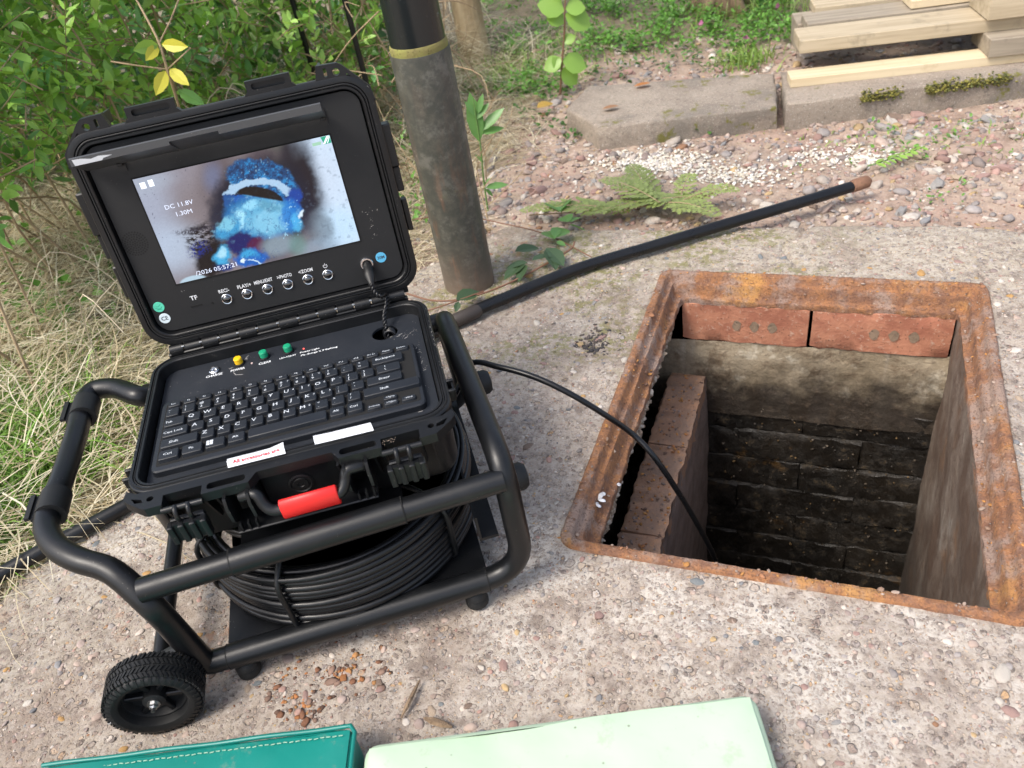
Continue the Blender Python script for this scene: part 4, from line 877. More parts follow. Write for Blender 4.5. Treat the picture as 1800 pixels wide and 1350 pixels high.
blend(blob(1350, 740, 95, 115, 0, .35)*.6, (82, 88, 96)); blend(blob(1340, 860, 130, 60, -15, .5, False)*.6, (150, 165, 180))
gr_ = fbm(GX+GY*.3, GY-GX*.3, .09, 3, 71, .7); st_ = fbm(GX*1.0+GY*.6, GY*.25, .05, 3, 73)
blend(blob(560, 830, 150, 120, 25, .35)*sm_(fbm(GX*.6, GY*1.6, .05, 4, 81, .7), -.25, .15), (12, 12, 18)); blend(blob(600, 960, 110, 150, 10, .3), (8, 9, 16)); blend(blob(500, 880, 70, 50, -20, .5)*sm_(gr_, -.1, .2), (14, 40, 120))
blend(blob(500, 745, 150, 22, -10, .5)*sm_(gr_, -.2, .1)*.85, (30, 28, 44)); blend(blob(660, 640, 90, 160, 0, .5)*.9, (34, 34, 44)); blend(blob(950, 640, 330, 330, 0, .25)*.75, (22, 40, 70))
# dye-blue blockage
blend(blob(950, 560, 330, 330, 8, .18)*.92, (14, 22, 40)); blend(blob(945, 400, 245, 150, 14, .07), (30, 76, 122)); tex = fbm(GX+.6*(wx-GX), GY, .026, 5, 91, .8); blend(blob(945, 400, 240, 145, 14, .12)*sm_(tex, 0, .25)*.8, (44, 140, 200)); blend(blob(945, 400, 240, 145, 14, .12)*sm_(-tex, .08, .3)*.8, (14, 38, 70))
arc = np.sqrt(((wx-930)/235)**2+((wy-545)/150)**2); blend((1-sm_(np.abs(arc-.93), .13, .19))*(wy < 505)*1.0, (176, 200, 222))
blend(blob(960, 545, 250, 45, 6, .2)*(wy > 508), (20, 90, 168)); blend(blob(1170, 540, 55, 90, 0, .3), (16, 66, 150)); blend(blob(710, 545, 38, 45, 0, .3), (24, 80, 140))
blend(blob(950, 660, 270, 150, 5, .12), (30, 108, 166)); blend(blob(960, 650, 200, 125, 5, .3), (100, 172, 206)); blend(blob(990, 690, 120, 80, 0, .4), (132, 194, 220)); blend(blob(1000, 580, 80, 30, 10, .4)*.6, (96, 150, 168))
blend(blob(860, 575, 50, 35, 0, .4), (150, 212, 236)); blend(blob(790, 680, 36, 70, 10, .3), (170, 226, 244)); blend(blob(1150, 640, 70, 100, 10, .3)*.8, (22, 118, 200)); blend(blob(1190, 700, 40, 60, 0, .4)*.7, (90, 190, 236))
blend(blob(710, 740, 100, 60, -50, .25), (62, 150, 196)); blend(blob(700, 700, 60, 40, -40, .4)*.8, (140, 206, 224)); blend(blob(1220, 640, 16, 22, 0, .4), (230, 236, 240))
blend(blob(820, 850, 130, 80, 15, .2), (12, 26, 92)); blend(blob(905, 850, 55, 70, 40, .4)*.85, (92, 20, 60)); blend(blob(1060, 850, 120, 70, -15, .5, False)*.8, (150, 160, 168)); blend(blob(1200, 850, 60, 70, 0, .6, False)*.6, (112, 150, 140))
blend(blob(675, 925, 62, 65, 0, .25), (70, 170, 214)); blend(blob(670, 905, 34, 34, 0, .4), (176, 222, 236)); blend(blob(870, 945, 115, 60, -12, .2), (18, 96, 180)); blend(blob(860, 915, 60, 30, 0, .5)*.7, (70, 180, 220)); blend(blob(680, 1005, 60, 30, -10, .4), (16, 50, 110))
void = (1-sm_(np.sqrt(((GX-935+.3*(wx-GX))/162)**2+((GY-520-.18*(GX-935)+.3*(wy-GY))/72)**2), .93, 1.03))*(1-sm_(GY-.16*(GX-935), 512, 524)); blend(void, (12, 9, 11))
hl = vnoise(GX*.11, GY*.11, 5)*vnoise(GX*.05+9, GY*.05, 7); inner = np.clip(blob(945, 400, 235, 140, 14)+blob(1130, 620, 120, 160)+blob(870, 950, 110, 60)+blob(1010, 780, 200, 40), 0, 1)
inner = inner*(1-void); blend(inner*sm_(hl, .60, .72)*.8, (170, 214, 236)); rd = np.abs(fbm(GX, GY, .022, 4, 111, .6)); blend(np.clip(blob(950, 620, 260, 170, 0)+blob(700, 760, 100, 80)+blob(870, 930, 200, 90), 0, 1)*(1-sm_(rd, .0, .07))*.6, (16, 66, 120)); blend(np.clip(blob(950, 620, 260, 170, 0)+blob(700, 760, 100, 80), 0, 1)*sm_(fbm(GX, GY, .03, 4, 121, .7), .1, .5)*.45, (150, 205, 228)); blend(blob(470, 1100, 90, 34, -12, .15, False), (188, 204, 214)); blend(blob(820, 960, 18, 14, 0, .3), (236, 244, 250)); blend(blob(900, 965, 50, 6, 8, .4), (220, 240, 250))
spk = vnoise(GX*.085, GY*.085, 15); blend(sm_(spk, .90, .95)*(GX < 640)*sm_(fbm(GX, GY, .006, 2, 19), -.25, .3)*.7, (44, 48, 72)); blend(sm_(fbm(GX*.3+GY*.9, GY*.2-GX*.6, .05, 3, 29), .3, .5)*(GX > 1250)*.3, (90, 98, 112))
blend(void*.97, (12, 9, 11)); img = img*np.array([.88, .99, 1.07]); img = np.clip(img*(1+.07*fbm(GX, GY, .12, 2, 99)[..., None]), 0, 1)
def mat_screen():
    m = M('lit_screen'); m.out((.002, .002, .003), .12, Emission_Color=m.attr(), Emission_Strength=.58); return m.m
P3 = np.stack([56.7+224*U0, 73.7+128.6*V0, np.full_like(U0, lp-.2+.45)], -1).reshape(-1, 3); P3 = LO+(P3[:, :1]*LX+P3[:, 1:2]*LY+P3[:, 2:]*LZ)*.001
ii = np.arange(NX*NY).reshape(NY, NX); scr = big('screen', P3, np.stack([ii[:-1, :-1], ii[:-1, 1:], ii[1:, 1:], ii[1:, :-1]], -1).reshape(-1, 4), mat_screen(), lid, col=img.reshape(-1, 3)); scr['label'] = 'lit screen showing a pale pipe blocked by blue dyed lumps'
part('screen_bezel', xf(extrude(rrect(54.9, 71.9, 282.5, 204.1, .5, 1), [rrect(56.6, 73.6, 280.8, 202.4, .3, 1)], lp-.5, lp+.5), L), DARK, lid, 0)
e1 = M('screen_text'); e1.out((.1, .1, .1), .5, Emission_Color=(.55, .60, .75, 1), Emission_Strength=.9)
e2_ = M('screen_green'); e2_.out((.01, .1, .06), .5, Emission_Color=(.02, .28, .17, 1), Emission_Strength=.7)
e3 = M('screen_icon'); e3.out((.1, .1, .1), .5, Emission_Color=(.72, .78, .86, 1), Emission_Strength=.95)
ls = lambda a, b, c: L(a, b, lp+.55)
part('screen_lettering', xf(join(shift(textmesh('DC 11.8V', 7.2), 94, 164, 0, 1.12), shift(textmesh('1.30M', 7.2), 96, 154, 0, 1.12), shift(textmesh('/2026 05:57:21', 7.4), 108, 80.5, 0, 1.15)), ls), e1.m, lid, 0)
part('screen_icon', xf(join(box(62, 190, 0, 68, 197, .05), box(71.5, 190.5, 0, 77, 198, .05)), lambda a, b, c: L(a, b, lp+.5+c)), e3.m, lid, 0)
part('screen_emblem', xf(extrude([(270, 202), (280.5, 202), (280.5, 193.5), (272, 193.5)], [], 0, .04), lambda a, b, c: L(a, b, lp+.5+c)), e2_.m, lid, 0)
part('screen_emblem', xf(join(extrude([(271, 194), (273.5, 194), (280, 201.8), (277, 201.8)], [], 0, .04), extrude([(275.5, 194), (276.5, 194), (280.4, 200.5), (280, 201.4)], [], 0, .04)), lambda a, b, c: L(a, b, lp+.57+c)), e3.m, lid, 0)
part('screen_caption', xf(box(259, 194, 0, 269, 197.5, .03), lambda a, b, c: L(a, b, lp+.5+c)), simple('pale_green_caption', (.0, .0, .0), .5) if False else M('caption_green').out((.05, .1, .05), .5, Emission_Color=(.28, .48, .36, 1), Emission_Strength=.7), lid, 0)
# buttons, jack, stickers, grille
for k, x in enumerate((106, 131, 156.3, 181.5, 206.5, 231.4)):
    o = part('menu_button', xf(lathe([(6.6, 0), (6.6, 1.2), (5.9, 1.9), (5.2, 1.7), (5.0, .8)], 28), lambda a, b, c: L(x+a, 41+b, lp+c)), CHROME, lid, 40)
    part('button_dome', xf(lathe([(5.0, .6), (4.6, 1.6), (3.4, 2.5), (1.8, 2.9), (0, 3.0)], 28), lambda a, b, c: L(x+a, 41+b, lp+c)), CHROME_DARKREFL, o, 60)
part('lettering', xf(join(fit('REC/-', 106, 52, 12.8, 4.6), fit('PLAY/+', 131, 52, 16.8, 4.8), fit('MENU/EXIT', 154.5, 52.2, 22.5, 4.6), fit('>/PHOTO', 180.5, 52.2, 18, 4.6), fit('</ZOOM', 206.8, 52.4, 17.5, 4.6), fit('TF', 69.3, 52.2, 8.6, 5.4)), lambda a, b, c: L(a, b, lp+.06)), WHITE, lid, 0)
part('power_symbol', xf(join(tube([(231.4+2.3*math.cos(t_), 52.5+2.3*math.sin(t_), 0) for t_ in np.linspace(R(125), R(415), 16)], .35, 5), tube([(231.4, 52.5, 0), (231.4, 56, 0)], .35, 5)), lambda a, b, c: L(a, b, lp+.1+c*.2)), WHITE, lid, 0)
part('card_slot', xf(join(box(62, 40.6, 0, 76, 42.6, .5)), lambda a, b, c: L(a, b, lp+c)), DARK, lid)
part('reset_hole', xf(lathe([(1.5, 0), (1.4, .4), (.8, .1), (0, .1)], 12), lambda a, b, c: L(88+a, 40+b, lp+c)), DARK, lid)
def disc(x, y, r, m, name): return part(name, xf(lathe([(r, 0), (r-.2, .35), (0, .35)], 32), lambda a, b, c: L(x+a, y+b, lp+c)), m, lid, 40)
s1 = disc(26.5, 51, 6.6, STG, 'round_sticker'); s2 = disc(27.8, 35.4, 6.6, STW, 'round_sticker'); s3 = disc(299.8, 46.5, 6.6, STB, 'round_sticker'); s1['label'] = 'green round sticker'; s2['label'] = 'pale round sticker marked CE'; s3['label'] = 'blue round sticker marked 30M'
st = lambda a, b, c: L(a, b, lp+.42+c*.1)
part('sticker_print', xf(join(shift(textmesh('CE', 7.0, True), 27.8, 35.2, 0, 1)), st), STKD, s2, 0)
part('sticker_print', xf(join(shift(textmesh('30M', 5.2, True), 299.8, 46.4, 0, 1)), st), STKD, s3, 0)
part('sticker_print', xf(join(tube([(26.5+3.6*math.cos(t_), 51.4+2.6*math.sin(t_), 0) for t_ in np.linspace(3.3, 6.1, 10)], .45, 5), tube([(23.5, 52.5, 0), (26, 51.6, 0), (29.5, 54, 0)], .4, 5), box(24, 47.6, 0, 29, 48.3, .1)), st), STGD, s1, 0)
hs_ = []
for ri in range(6):
    n_ = 1 if ri == 0 else 6*ri if ri < 5 else 28
    for k in range(n_): a = 2*math.pi*k/n_+ri*.2; hs_.append(extrude(circ(31+ri*2.75*math.cos(a), 132+ri*2.75*math.sin(a), 1.15, 6), [], 0, .04))
part('speaker_grille', xf(join(*hs_), lambda a, b, c: L(a, b, lp+.02+c)), DARK, lid, 0)
scuff(302, 95, 5, 10, 24, lp+.02, lid, L, SC_, 1.0); scuff(336, 130, 1.2, 50, 40, -.75, lid, L, SC_, 1.5); scuff(9, 120, 6, 60, 26, -1.55, lid, L, SC_, 1.5); scuff(60, 64, 2, 1, 3, lp+.02, lid, L, SC_, -.5)
# camera lead from the jack down into the case
jk = part('camera_socket', xf(lathe([(8.4, 0), (8.4, 2.5), (7.6, 3.6), (6.2, 3.6), (6.0, 1)], 28), lambda a, b, c: L(281+a, 43+b, lp+c)), CHROME, lid, 40)
part('camera_plug', xf(join(lathe([(5.8, 0), (5.8, 9), (6.4, 10), (6.4, 20), (5.4, 22), (4.0, 27), (3.0, 31)], 22)), lambda a, b, c: L(281+a, 43+b-c*.62+.02*c*c*0, lp+c*.82)), K_SEAL, lid, 40)
def tw(path, r, rr_, turns):
    P = catmull(path, 14); T = np.gradient(P, axis=0); T /= np.linalg.norm(T, axis=1)[:, None]; out = []
    for ph_ in (0, math.pi):
        q_ = []
        for i, (p, t_) in enumerate(zip(P, T)):
            x, y, z = basis(t_); a = 2*math.pi*turns*i/len(P)+ph_; q_.append(p+(x*math.cos(a)+y*math.sin(a))*r)
        out.append(tube(q_, rr_, 8))
    return join(*out)
part('camera_lead', tw([L(281, 26, 17), L(282, 16, 22), L(288, 8, 24), B(297, 240, 12), B(295, 228, 6), B(289, 212, 0), B(287.5, 203, -8), B(287, 200, -22)], .0013, .0018, 9), K_CABLE, lid, 60)
part('coiled_lead', xf(join(*[tube([(290+6.5*math.cos(t_), 199.5+k*1.2+1.6*math.sin(t_*1), -19+k*.5+5.8*math.sin(t_)) for t_ in np.linspace(0, 6.283, 20, endpoint=False)], 2.2, 8, closed=True) for k in range(-2, 2)]), lambda a, b, c: B(a, b-(a-290)*.35, c)), K_CABLE, base, 60)
# sunshade flap over the screen
fp = [(222.5, 5), (227.5, 5), (245.5, 44), (244.5, 46), (237, 46), (236.2, 44)]; fn2 = [(222.5, 5), (227.5, 5), (245.5, 44), (244.5, 46), (240.5, 46), (239.5, 43)]
shade = part('sunshade_flap', join(*[xf(extrude(q_, [], a_, b_), lambda y, z, x: L(x, y, lp+z)) for q_, a_, b_ in (([(y-(30 if 0 else 0), z) for y, z in fp], 17, 120), (fn2, 120.01, 171.99), (fp, 172, 283))]), plastic('shade_plastic', (.06, .062, .065), .4, .8), lid, 20)
for x in (52, 279): part('flap_hinge', xf(join(box(x-4, 213, 0, x+4, 232, 1.4), box(x-3, 220, 0, x+3, 227, 8, .8), tube([(x, 224, 5), (x, 231, 20)], 2.6, 8)), lambda a, b, c: L(a, b, lp+c)), K_SEAL, shade, 20)
v, f = extrude([(22, 0), (50, 0), (52, .8), (62, 1.4), (48, 2.2), (40, 1.6), (30, 2.6), (21, 2.8)], [], 0, .05)
part('paint_wear', ([L(x-1, 237.2+y*2.3, lp+46.15+z) for x, y, z in v], f), simple('worn_edge', (.5, .52, .54), .5), shade, 0)

# ================================================================ CABLES AND ROD
cab = [F_(.30, .285, .085), F_(.345, .262, .098), onz(826, 640, .118), onz(880, 646, .122), onz(940, 663, .115), onz(1000, 691, .095), onz(1060, 727, .058), onz(1112, 763, .016), onz(1150, 803, -.012), onz(1190, 862, -.07), onz(1228, 925, -.15), onz(1256, 980, -.235), onz(1275, 1030, -.33), onz(1290, 1080, -.5)]
o = part('push_cable', tube(catmull(cab, 8), .0041, 12), K_CABLE, None, 60); tag(o, 'thin black push cable arching from the reel down into the open manhole', 'cable')
rod = [np.array([-1.25, -.93, -.012]), onz(0, 1010, .0065), onz(215, 893, .012)]+[onz(px, py, .013) for px, py in ((400, 789), (600, 679), (800, 564), (900, 519), (1020, 471), (1150, 432), (1280, 393), (1400, 358), (1498, 328))]
dr = empty('drain_rod', tuple(rod[6]), 'long flexible black drain rod lying across the slab and under the camera reel', 'drain rod')
part('rod', tube(catmull(rod, 8), .0108, 14), K_CABLE, dr, 60)
part('ferrule', tube([onz(797, 566, .013), onz(800, 564, .013), onz(838, 547, .013), onz(841, 545, .013)], [.0108, .0128, .0128, .0108], 14), plastic('worn_ferrule', (.05, .04, .035), .5, 1), dr, 40, 'worn brown ferrule at the joint')
part('end_screw', tube([onz(1496, 329, .013), onz(1503, 326, .013), onz(1524, 319, .013), onz(1529, 317, .013)], [.0112, .0125, .012, .006], 12), mat_brick('brown_rusty_steel', (.20, .10, .06), (.28, .15, .09), (.12, .07, .04)), dr, 40, 'brown rusty end screw')

# ================================================================ SOIL PIPE
PB = np.array([-.612, .262, -.03])
sp_ = empty('soil_pipe', tuple(PB), 'upright weathered grey pipe with a glossy black pipe standing in its top', 'pipe')
cyl = lambda prof, n=40: ([PB+np.array(p) for p in lathe(prof, n)[0]], lathe(prof, n)[1])
part('sleeve', cyl([(.0475, -.03), (.0475, .10), (.0480, .25), (.0485, .455), (.0480, .4575), (.0455, .457), (.0455, .43)]), PIPE, sp_, 50)
part('sealant_band', cyl([(.0462, .44), (.0466, .463), (.0455, .469), (.0445, .47)]), YELBAND, sp_, 50)
part('upper_pipe', cyl([(.0440, .40), (.0442, .469), (.0440, .60), (.0440, 1.15)]), BPIPE, sp_, 50)

# ================================================================ KNEELING PADS
def pad(o, ang, w, d, h, r, mat, name, nx=70, ny=44, puff=.009, wrinkle=.0045, seed=1):
    a = R(ang); ex = np.array([math.cos(a), math.sin(a), 0]); ey = np.array([-ex[1], ex[0], 0]); o = np.array(o, float)
    L_ = []
    for s, z in ((.004, 0), (0, .004), (0, h*.5), (0, h-r), (r*.3, h-r*.3), (r, h), (r*2.2, h+puff*.3)): L_.append([(x, y, z) for x, y in rrect(s, -d+s, w-s, -s, max(.012-s*.3, .004), 4)])
    v, f = loft(L_[:6], True, False)
    m = len(L_[0]); V = [np.array(p) for p in v]
    # puffed grid top
    xs_ = np.linspace(r, w-r, nx); ys_ = np.linspace(-d+r, -r, ny); base_ = len(V)
    for yy in ys_:
        for xx in xs_:
            e = min(xx, w-xx, -yy, d+yy); V.append(np.array([xx, yy, h+.0004+puff*(1-math.exp(-e/.03))]))
    F = list(f)
    for j in range(ny-1):
        for i in range(nx-1): k = base_+j*nx+i; F.append((k, k+1, k+nx+1, k+nx))
    V = np.array(V); wv = fbm(V[:, 0]*1.0+V[:, 1]*.8, V[:, 1]*.5, 9, 3, seed)+.6*np.abs(fbm(V[:, 0]-V[:, 1]*.6, V[:, 1]*.7, 16, 2, seed+3)); V[:, 2] += wrinkle*wv*(V[:, 2] > h*.8)
    V[:, 1] += .0025*fbm(V[:, 0], V[:, 2]*3, 12, 2, seed+9)
    return part(name, ([o+ex*p[0]+ey*p[1]+np.array([0, 0, p[2]]) for p in V], F), mat, None, 50), (o, ex, ey)
g1 = onz(1326, 1218, .040); g0 = onz(641, 1311, .040); dv = g1-g0; gang = math.degrees(math.atan2(dv[1], dv[0])); gl = np.linalg.norm(dv)
pg, _ = pad((g0[0], g0[1], .002), gang, gl, .26, .038, .006, MINT, 'kneeling_pad', seed=41); tag(pg, 'pale mint green vinyl kneeling pad on the slab, right of the teal one', 'kneeling pad', 'kneeling pads')
t1 = onz(624, 1279, .045); t0 = onz(118, 1344, .045); dv = t1-t0; tang = math.degrees(math.atan2(dv[1], dv[0])); tl_ = np.linalg.norm(dv)+.03; t0 = t1-dv/np.linalg.norm(dv)*tl_
pt, (o_, ex, ey) = pad((t0[0], t0[1], .002), tang, tl_, .26, .044, .004, TEAL, 'kneeling_pad', seed=12, wrinkle=.003); tag(pt, 'shiny teal vinyl kneeling pad with a stitched seam, at the bottom edge beside the wheel', 'kneeling pad', 'kneeling pads')
Pp = lambda x, y, z: np.array([t0[0], t0[1], .002])+ex*x+ey*y+np.array([0, 0, z])
part('piping', tube([Pp(x, .0015, .0445+.0008*math.sin(x*60)) for x in np.linspace(.004, tl_-.004, 40)]+[Pp(tl_+.001, -.006, .0445), Pp(tl_+.001, -.1, .0445), Pp(tl_+.001, -.25, .0445)], .0024, 8), TEALD, pt, 60)
part('stitching', join(*[tube([Pp(x, -.0095+.0006*math.sin(x*300), .0475+.0022*(1-math.exp(-.0095/.03))), Pp(x+.0042, -.0095, .0477+.0022*(1-math.exp(-.0095/.03)))], .0005, 5) for x in np.arange(.01, tl_-.012, .0062)]), STITCH, pt, 0)
w0 = onz(85, 1338, .004); v, f = box(0, -.12, 0, .10, 0, .018, .005)
o = part('folded_cloth', ([Pp(x-.055, y+.006, z+.02) for x, y, z in v], f), simple('off_white_cloth', (.55, .57, .55), .8, 300), None, 50); tag(o, 'corner of an off-white folded cloth poking out beside the teal pad', 'cloth')

# ================================================================ PAVING STONES AND PALLET
def block(pts, z0, z1, mat, name, r=.006, n=10, amp=.004, seed=1):
    """rough edged slab from a plan outline"""
    P = []
    for a, b in zip(pts, pts[1:]+pts[:1]):
        for t_ in np.linspace(0, 1, n, endpoint=False): P.append(np.array(a)*(1-t_)+np.array(b)*t_)
    P = np.array(P); c = P.mean(0); loops_ = []
    for s, z in ((0, z0), (0, z0*.4+z1*.6), (r*.25, z1-r*.7), (r*.7, z1-r*.15), (r*1.6, z1), (.05, z1+.001)):
        d = (c-P); d /= np.linalg.norm(d, axis=1)[:, None]; q_ = P+d*s+np.stack([fbm(P[:, 0]+z*2, P[:, 1], 30, 3, seed), fbm(P[:, 0], P[:, 1]+z*2, 30, 3, seed+5)], 1)*amp*(1 if s < .02 else .3)
        loops_.append([(x, y, z+.0015*float(k)) for (x, y), k in zip(q_, fbm(P[:, 0], P[:, 1]+z, 40, 2, seed+8))])
    return part(name, loft(loops_), mat, None, 60)
o = block([(-.655, 1.055), (-.530, .922), (-.128, 1.030), (-.155, 1.262), (-.640, 1.220)], -.04, .026, SLAB, 'paving_stone', seed=3, amp=.007); tag(o, 'worn grey stone kerb block with a broken left corner, lying free of the timber', 'kerb stone', 'stone blocks edging the soil')
o = block([(-.108, 1.020), (.40, 1.178), (.80, 1.30), (.76, 1.50), (.36, 1.39), (-.138, 1.24)], -.04, .034, SLAB, 'paving_stone', seed=7, amp=.006); tag(o, 'mossy brown stone kerb block with pallet timber resting on it', 'kerb stone', 'stone blocks edging the soil')
mo = onz(1570, 165, .03); pm = np.stack([np.linspace(0, 1, 1500)]*2, 1)*(np.array([.36, 1.168])-np.array([.04, 1.067]))+np.array([.04, 1.067]); pm += rng.normal(0, .007, (1500, 2)); kp = fbm(pm[:, 0], pm[:, 1], 14, 2, 4) > -.05
g = scatter('moss', np.c_[pm, np.full(1500, .026)+rng.normal(0, .006, 1500)][kp], rng.uniform(.0012, .004, kp.sum()), .6, STONE, cols=np.array([(.16, .15, .03), (.22, .20, .04), (.10, .11, .03)]), parent=o); tag(g, kind='stuff')
PO = np.array([-.108, 1.128, .034]); pa = R(12.6); pe = np.array([math.cos(pa), math.sin(pa), 0]); pf = np.array([-pe[1], pe[0], 0])
pal = empty('pallet', tuple(PO), 'broken wooden pallet of pale pine boards resting on the mossy kerb stone', 'pallet')
def board(x0, x1, y0, y1, z0, z1, m, name, rot=0):
    c, s = math.cos(rot), math.sin(rot); v, f = box(-(x1-x0)/2, -(y1-y0)/2, 0, (x1-x0)/2, (y1-y0)/2, z1-z0, .0016)
    ce = PO+pe*(x0+x1)/2+pf*(y0+y1)/2+np.array([0, 0, z0]); o = link(name, mesh(name, v, f, m, 30), pal, ce); o.rotation_euler = (0, 0, pa+rot); return o
board(0, .95, .0, .062, 0, .022, WOODN, 'board', .01)
board(.025, .95, .045, .150, .062, .092, WOODW, 'board')
board(.06, .95, .175, .270, .070, .092, WOODG, 'board', .012)
board(.10, .95, .300, .395, .070, .092, WOODW, 'board', .0)
board(.43, .60, -.01, .12, .022, .062, WOODG, 'block'); board(.70, .85, .0, .12, .022, .062, WOODG, 'block'); board(.05, .2, .25, .36, 0, .070, WOODG, 'block'); board(.43, .6, .25, .36, 0, .07, WOODG, 'block')
board(.425, .98, .03, .16, .094, .148, WOODW, 'board', .02); board(.30, .95, .19, .29, .094, .114, WOODN, 'board', .03); board(.2, .95, .36, .45, .094, .116, WOODW, 'board', -.02)

# ================================================================ POSTS AND TRUNKS
tb = onz(838, 108, -.02)
def trunk(p0, dirv, r0, r1, h, mat, seed, seg=16):
    P = [np.array(p0)+np.array(dirv)*t_*h for t_ in np.linspace(0, 1, 14)]; v, f = tube(P, [r0*1.25, r0, r0*.97, r1], seg); v = np.array(v)
    v[:, :2] += .07*r0*np.stack([fbm(v[:, 2]*2+v[:, 0]*8, v[:, 1]*9, 3, 3, seed), fbm(v[:, 2]*2+v[:, 1]*8, v[:, 0]*9, 3, 3, seed+4)], 1)*3; return v, f
o = part('fence_post', trunk((tb[0]-.01, tb[1]+.03, -.08), (-.03, 0, 1), .044, .042, 1.3, BARKL, 3), BARKL, None, 60); tag(o, 'rough pale brown timber post standing behind the soil pipe', 'post')
tr_ = onz(1262, 22, 0)
o = empty('tree', (tr_[0], tr_[1]+.06, -.05), 'brown tree trunk base at the top of the picture behind the weeds', 'tree'); part('trunk', trunk((tr_[0], tr_[1]+.06, -.08), (0, 0, 1), .062, .055, 2.2, BARK, 9, 20), BARK, o, 60)
for k in range(5):
    a = k*1.3+.4; part('root', tube(catmull([(tr_[0]+.03*math.cos(a), tr_[1]+.06+.03*math.sin(a), .08), (tr_[0]+.075*math.cos(a), tr_[1]+.06+.075*math.sin(a), .02), (tr_[0]+.13*math.cos(a), tr_[1]+.06+.13*math.sin(a), -.03)], 5), [.03, .022, .008], 8), BARK, o, 60)
for px, py, lb in ((597, 280, 'thin black metal post in the hedge, left of the two behind the lid'), (679, 280, 'thin black metal post in the hedge, nearer the soil pipe')):
    b = onz(px, py, -.02); o = part('metal_stake', box(b[0]-.006, b[1]-.005, -.1, b[0]+.006, b[1]+.005, 1.5, .002), K_TUBE); tag(o, lb, 'metal post', 'black metal posts behind the case')

# ================================================================ PLANTS
def leaf_tmpl(l=1.0, w=.42, fold=.12, droop=.12):
    xs_ = (0, .22, .5, .78, 1.0); ws = (.0, .75, 1.0, .68, 0); V = []; 
    for x, q_ in zip(xs_, ws):
        z = -droop*x*x
        if q_ == 0: V.append((x*l, 0, z))
        else: V += [(x*l, -w/2*q_, z+fold*w*q_), (x*l, 0, z), (x*l, w/2*q_, z+fold*w*q_)]
    F = [(0, 1, 2), (0, 2, 3), (1, 4, 5), (1, 5, 2), (2, 5, 6), (2, 6, 3), (4, 7, 8), (4, 8, 5), (5, 8, 9), (5, 9, 6), (7, 10, 8), (8, 10, 9)]
    return np.array(V), np.array(F)
LT = leaf_tmpl()
def leaves(name, P, D, S_, cols, mat=FOL, parent=None, tm_=LT, roll=.5):
    """leaf faces: base points P, directions D, lengths S_"""
    V, F = tm_; n = len(P); D = D/np.linalg.norm(D, axis=1)[:, None]; up = np.tile([0, 0, 1.], (n, 1))+rng.normal(0, roll, (n, 3)); s = np.cross(up, D); s /= np.linalg.norm(s, axis=1)[:, None]+1e-9; u = np.cross(D, s)
    W = P[:, None]+S_[:, None, None]*(V[None, :, :1]*D[:, None]+V[None, :, 1:2]*s[:, None]+V[None, :, 2:]*u[:, None])
    return big(name, W.reshape(-1, 3), (F[None]+(np.arange(n)*len(V))[:, None, None]).reshape(-1, 3), mat, parent, col=np.repeat(cols, len(V), 0), smooth=180)
def strips(P0, D, Ln, w, bend, seg=4, droop=.3):
    """grass blades as curved strips"""
    n = len(P0); D = D/np.linalg.norm(D, axis=1)[:, None]; side = np.cross(D, np.tile([0, 0, 1.], (n, 1)))+1e-6; side /= np.linalg.norm(side, axis=1)[:, None]; t_ = np.linspace(0, 1, seg+1)
    pos = P0[:, None]+D[:, None]*(Ln[:, None]*t_)[..., None]; pos[..., 2] -= (droop*Ln[:, None]*t_**2); pos += side[:, None]*((bend*Ln)[:, None]*t_**2)[..., None]
    ww = (w[:, None]*(1-.75*t_**2))[..., None]; A = pos-side[:, None]*ww/2; Bq = pos+side[:, None]*ww/2
    V = np.stack([A, Bq], 2).reshape(-1, 3); b = (np.arange(n)*(seg+1)*2)[:, None]; k = np.arange(seg)*2; F = np.stack([b+k, b+k+1, b+k+3, b+k+2], -1).reshape(-1, 4)
    return V, F
def leafmesh(kind, l, w): 
    V, F = leaf_tmpl(1, w); return mesh('leaf', V, F, kind, 0)
# ---- privet hedge
hedge = empty('privet_shrub', (-1.35, .85, -.03), 'bushy green privet shrub with small oval leaves, filling the top left corner', 'shrub')
def hedge_pts(n, seed):
    r = np.random.default_rng(seed); out = []
    while len(out) < n:
        px = r.uniform(-260, 700); t_ = px/680; top = -140; bot = np.interp(px, [-260, 0, 120, 350, 560, 640, 700], [400, 370, 320, 250, 190, 205, 150])+r.normal(0, 24); py = r.uniform(top, bot)
        dist = np.interp(px, [-260, 0, 350, 700], [1.45, 1.55, 2.0, 2.25])+r.uniform(0, .6)**1.0+max(0, (bot-py))*.0003
        p = CAM+ray(px, py)*dist
        if p[2] > -.01: out.append((p[0], p[1], p[2]))
    return np.array(out)
tips = hedge_pts(1050, 3); cl = []
P = []; D = []; Sz = []; C_ = []; twv = []
pal_ = np.array([(.26, .47, .09), (.36, .60, .13), (.13, .31, .065), (.20, .42, .15), (.42, .64, .18)])
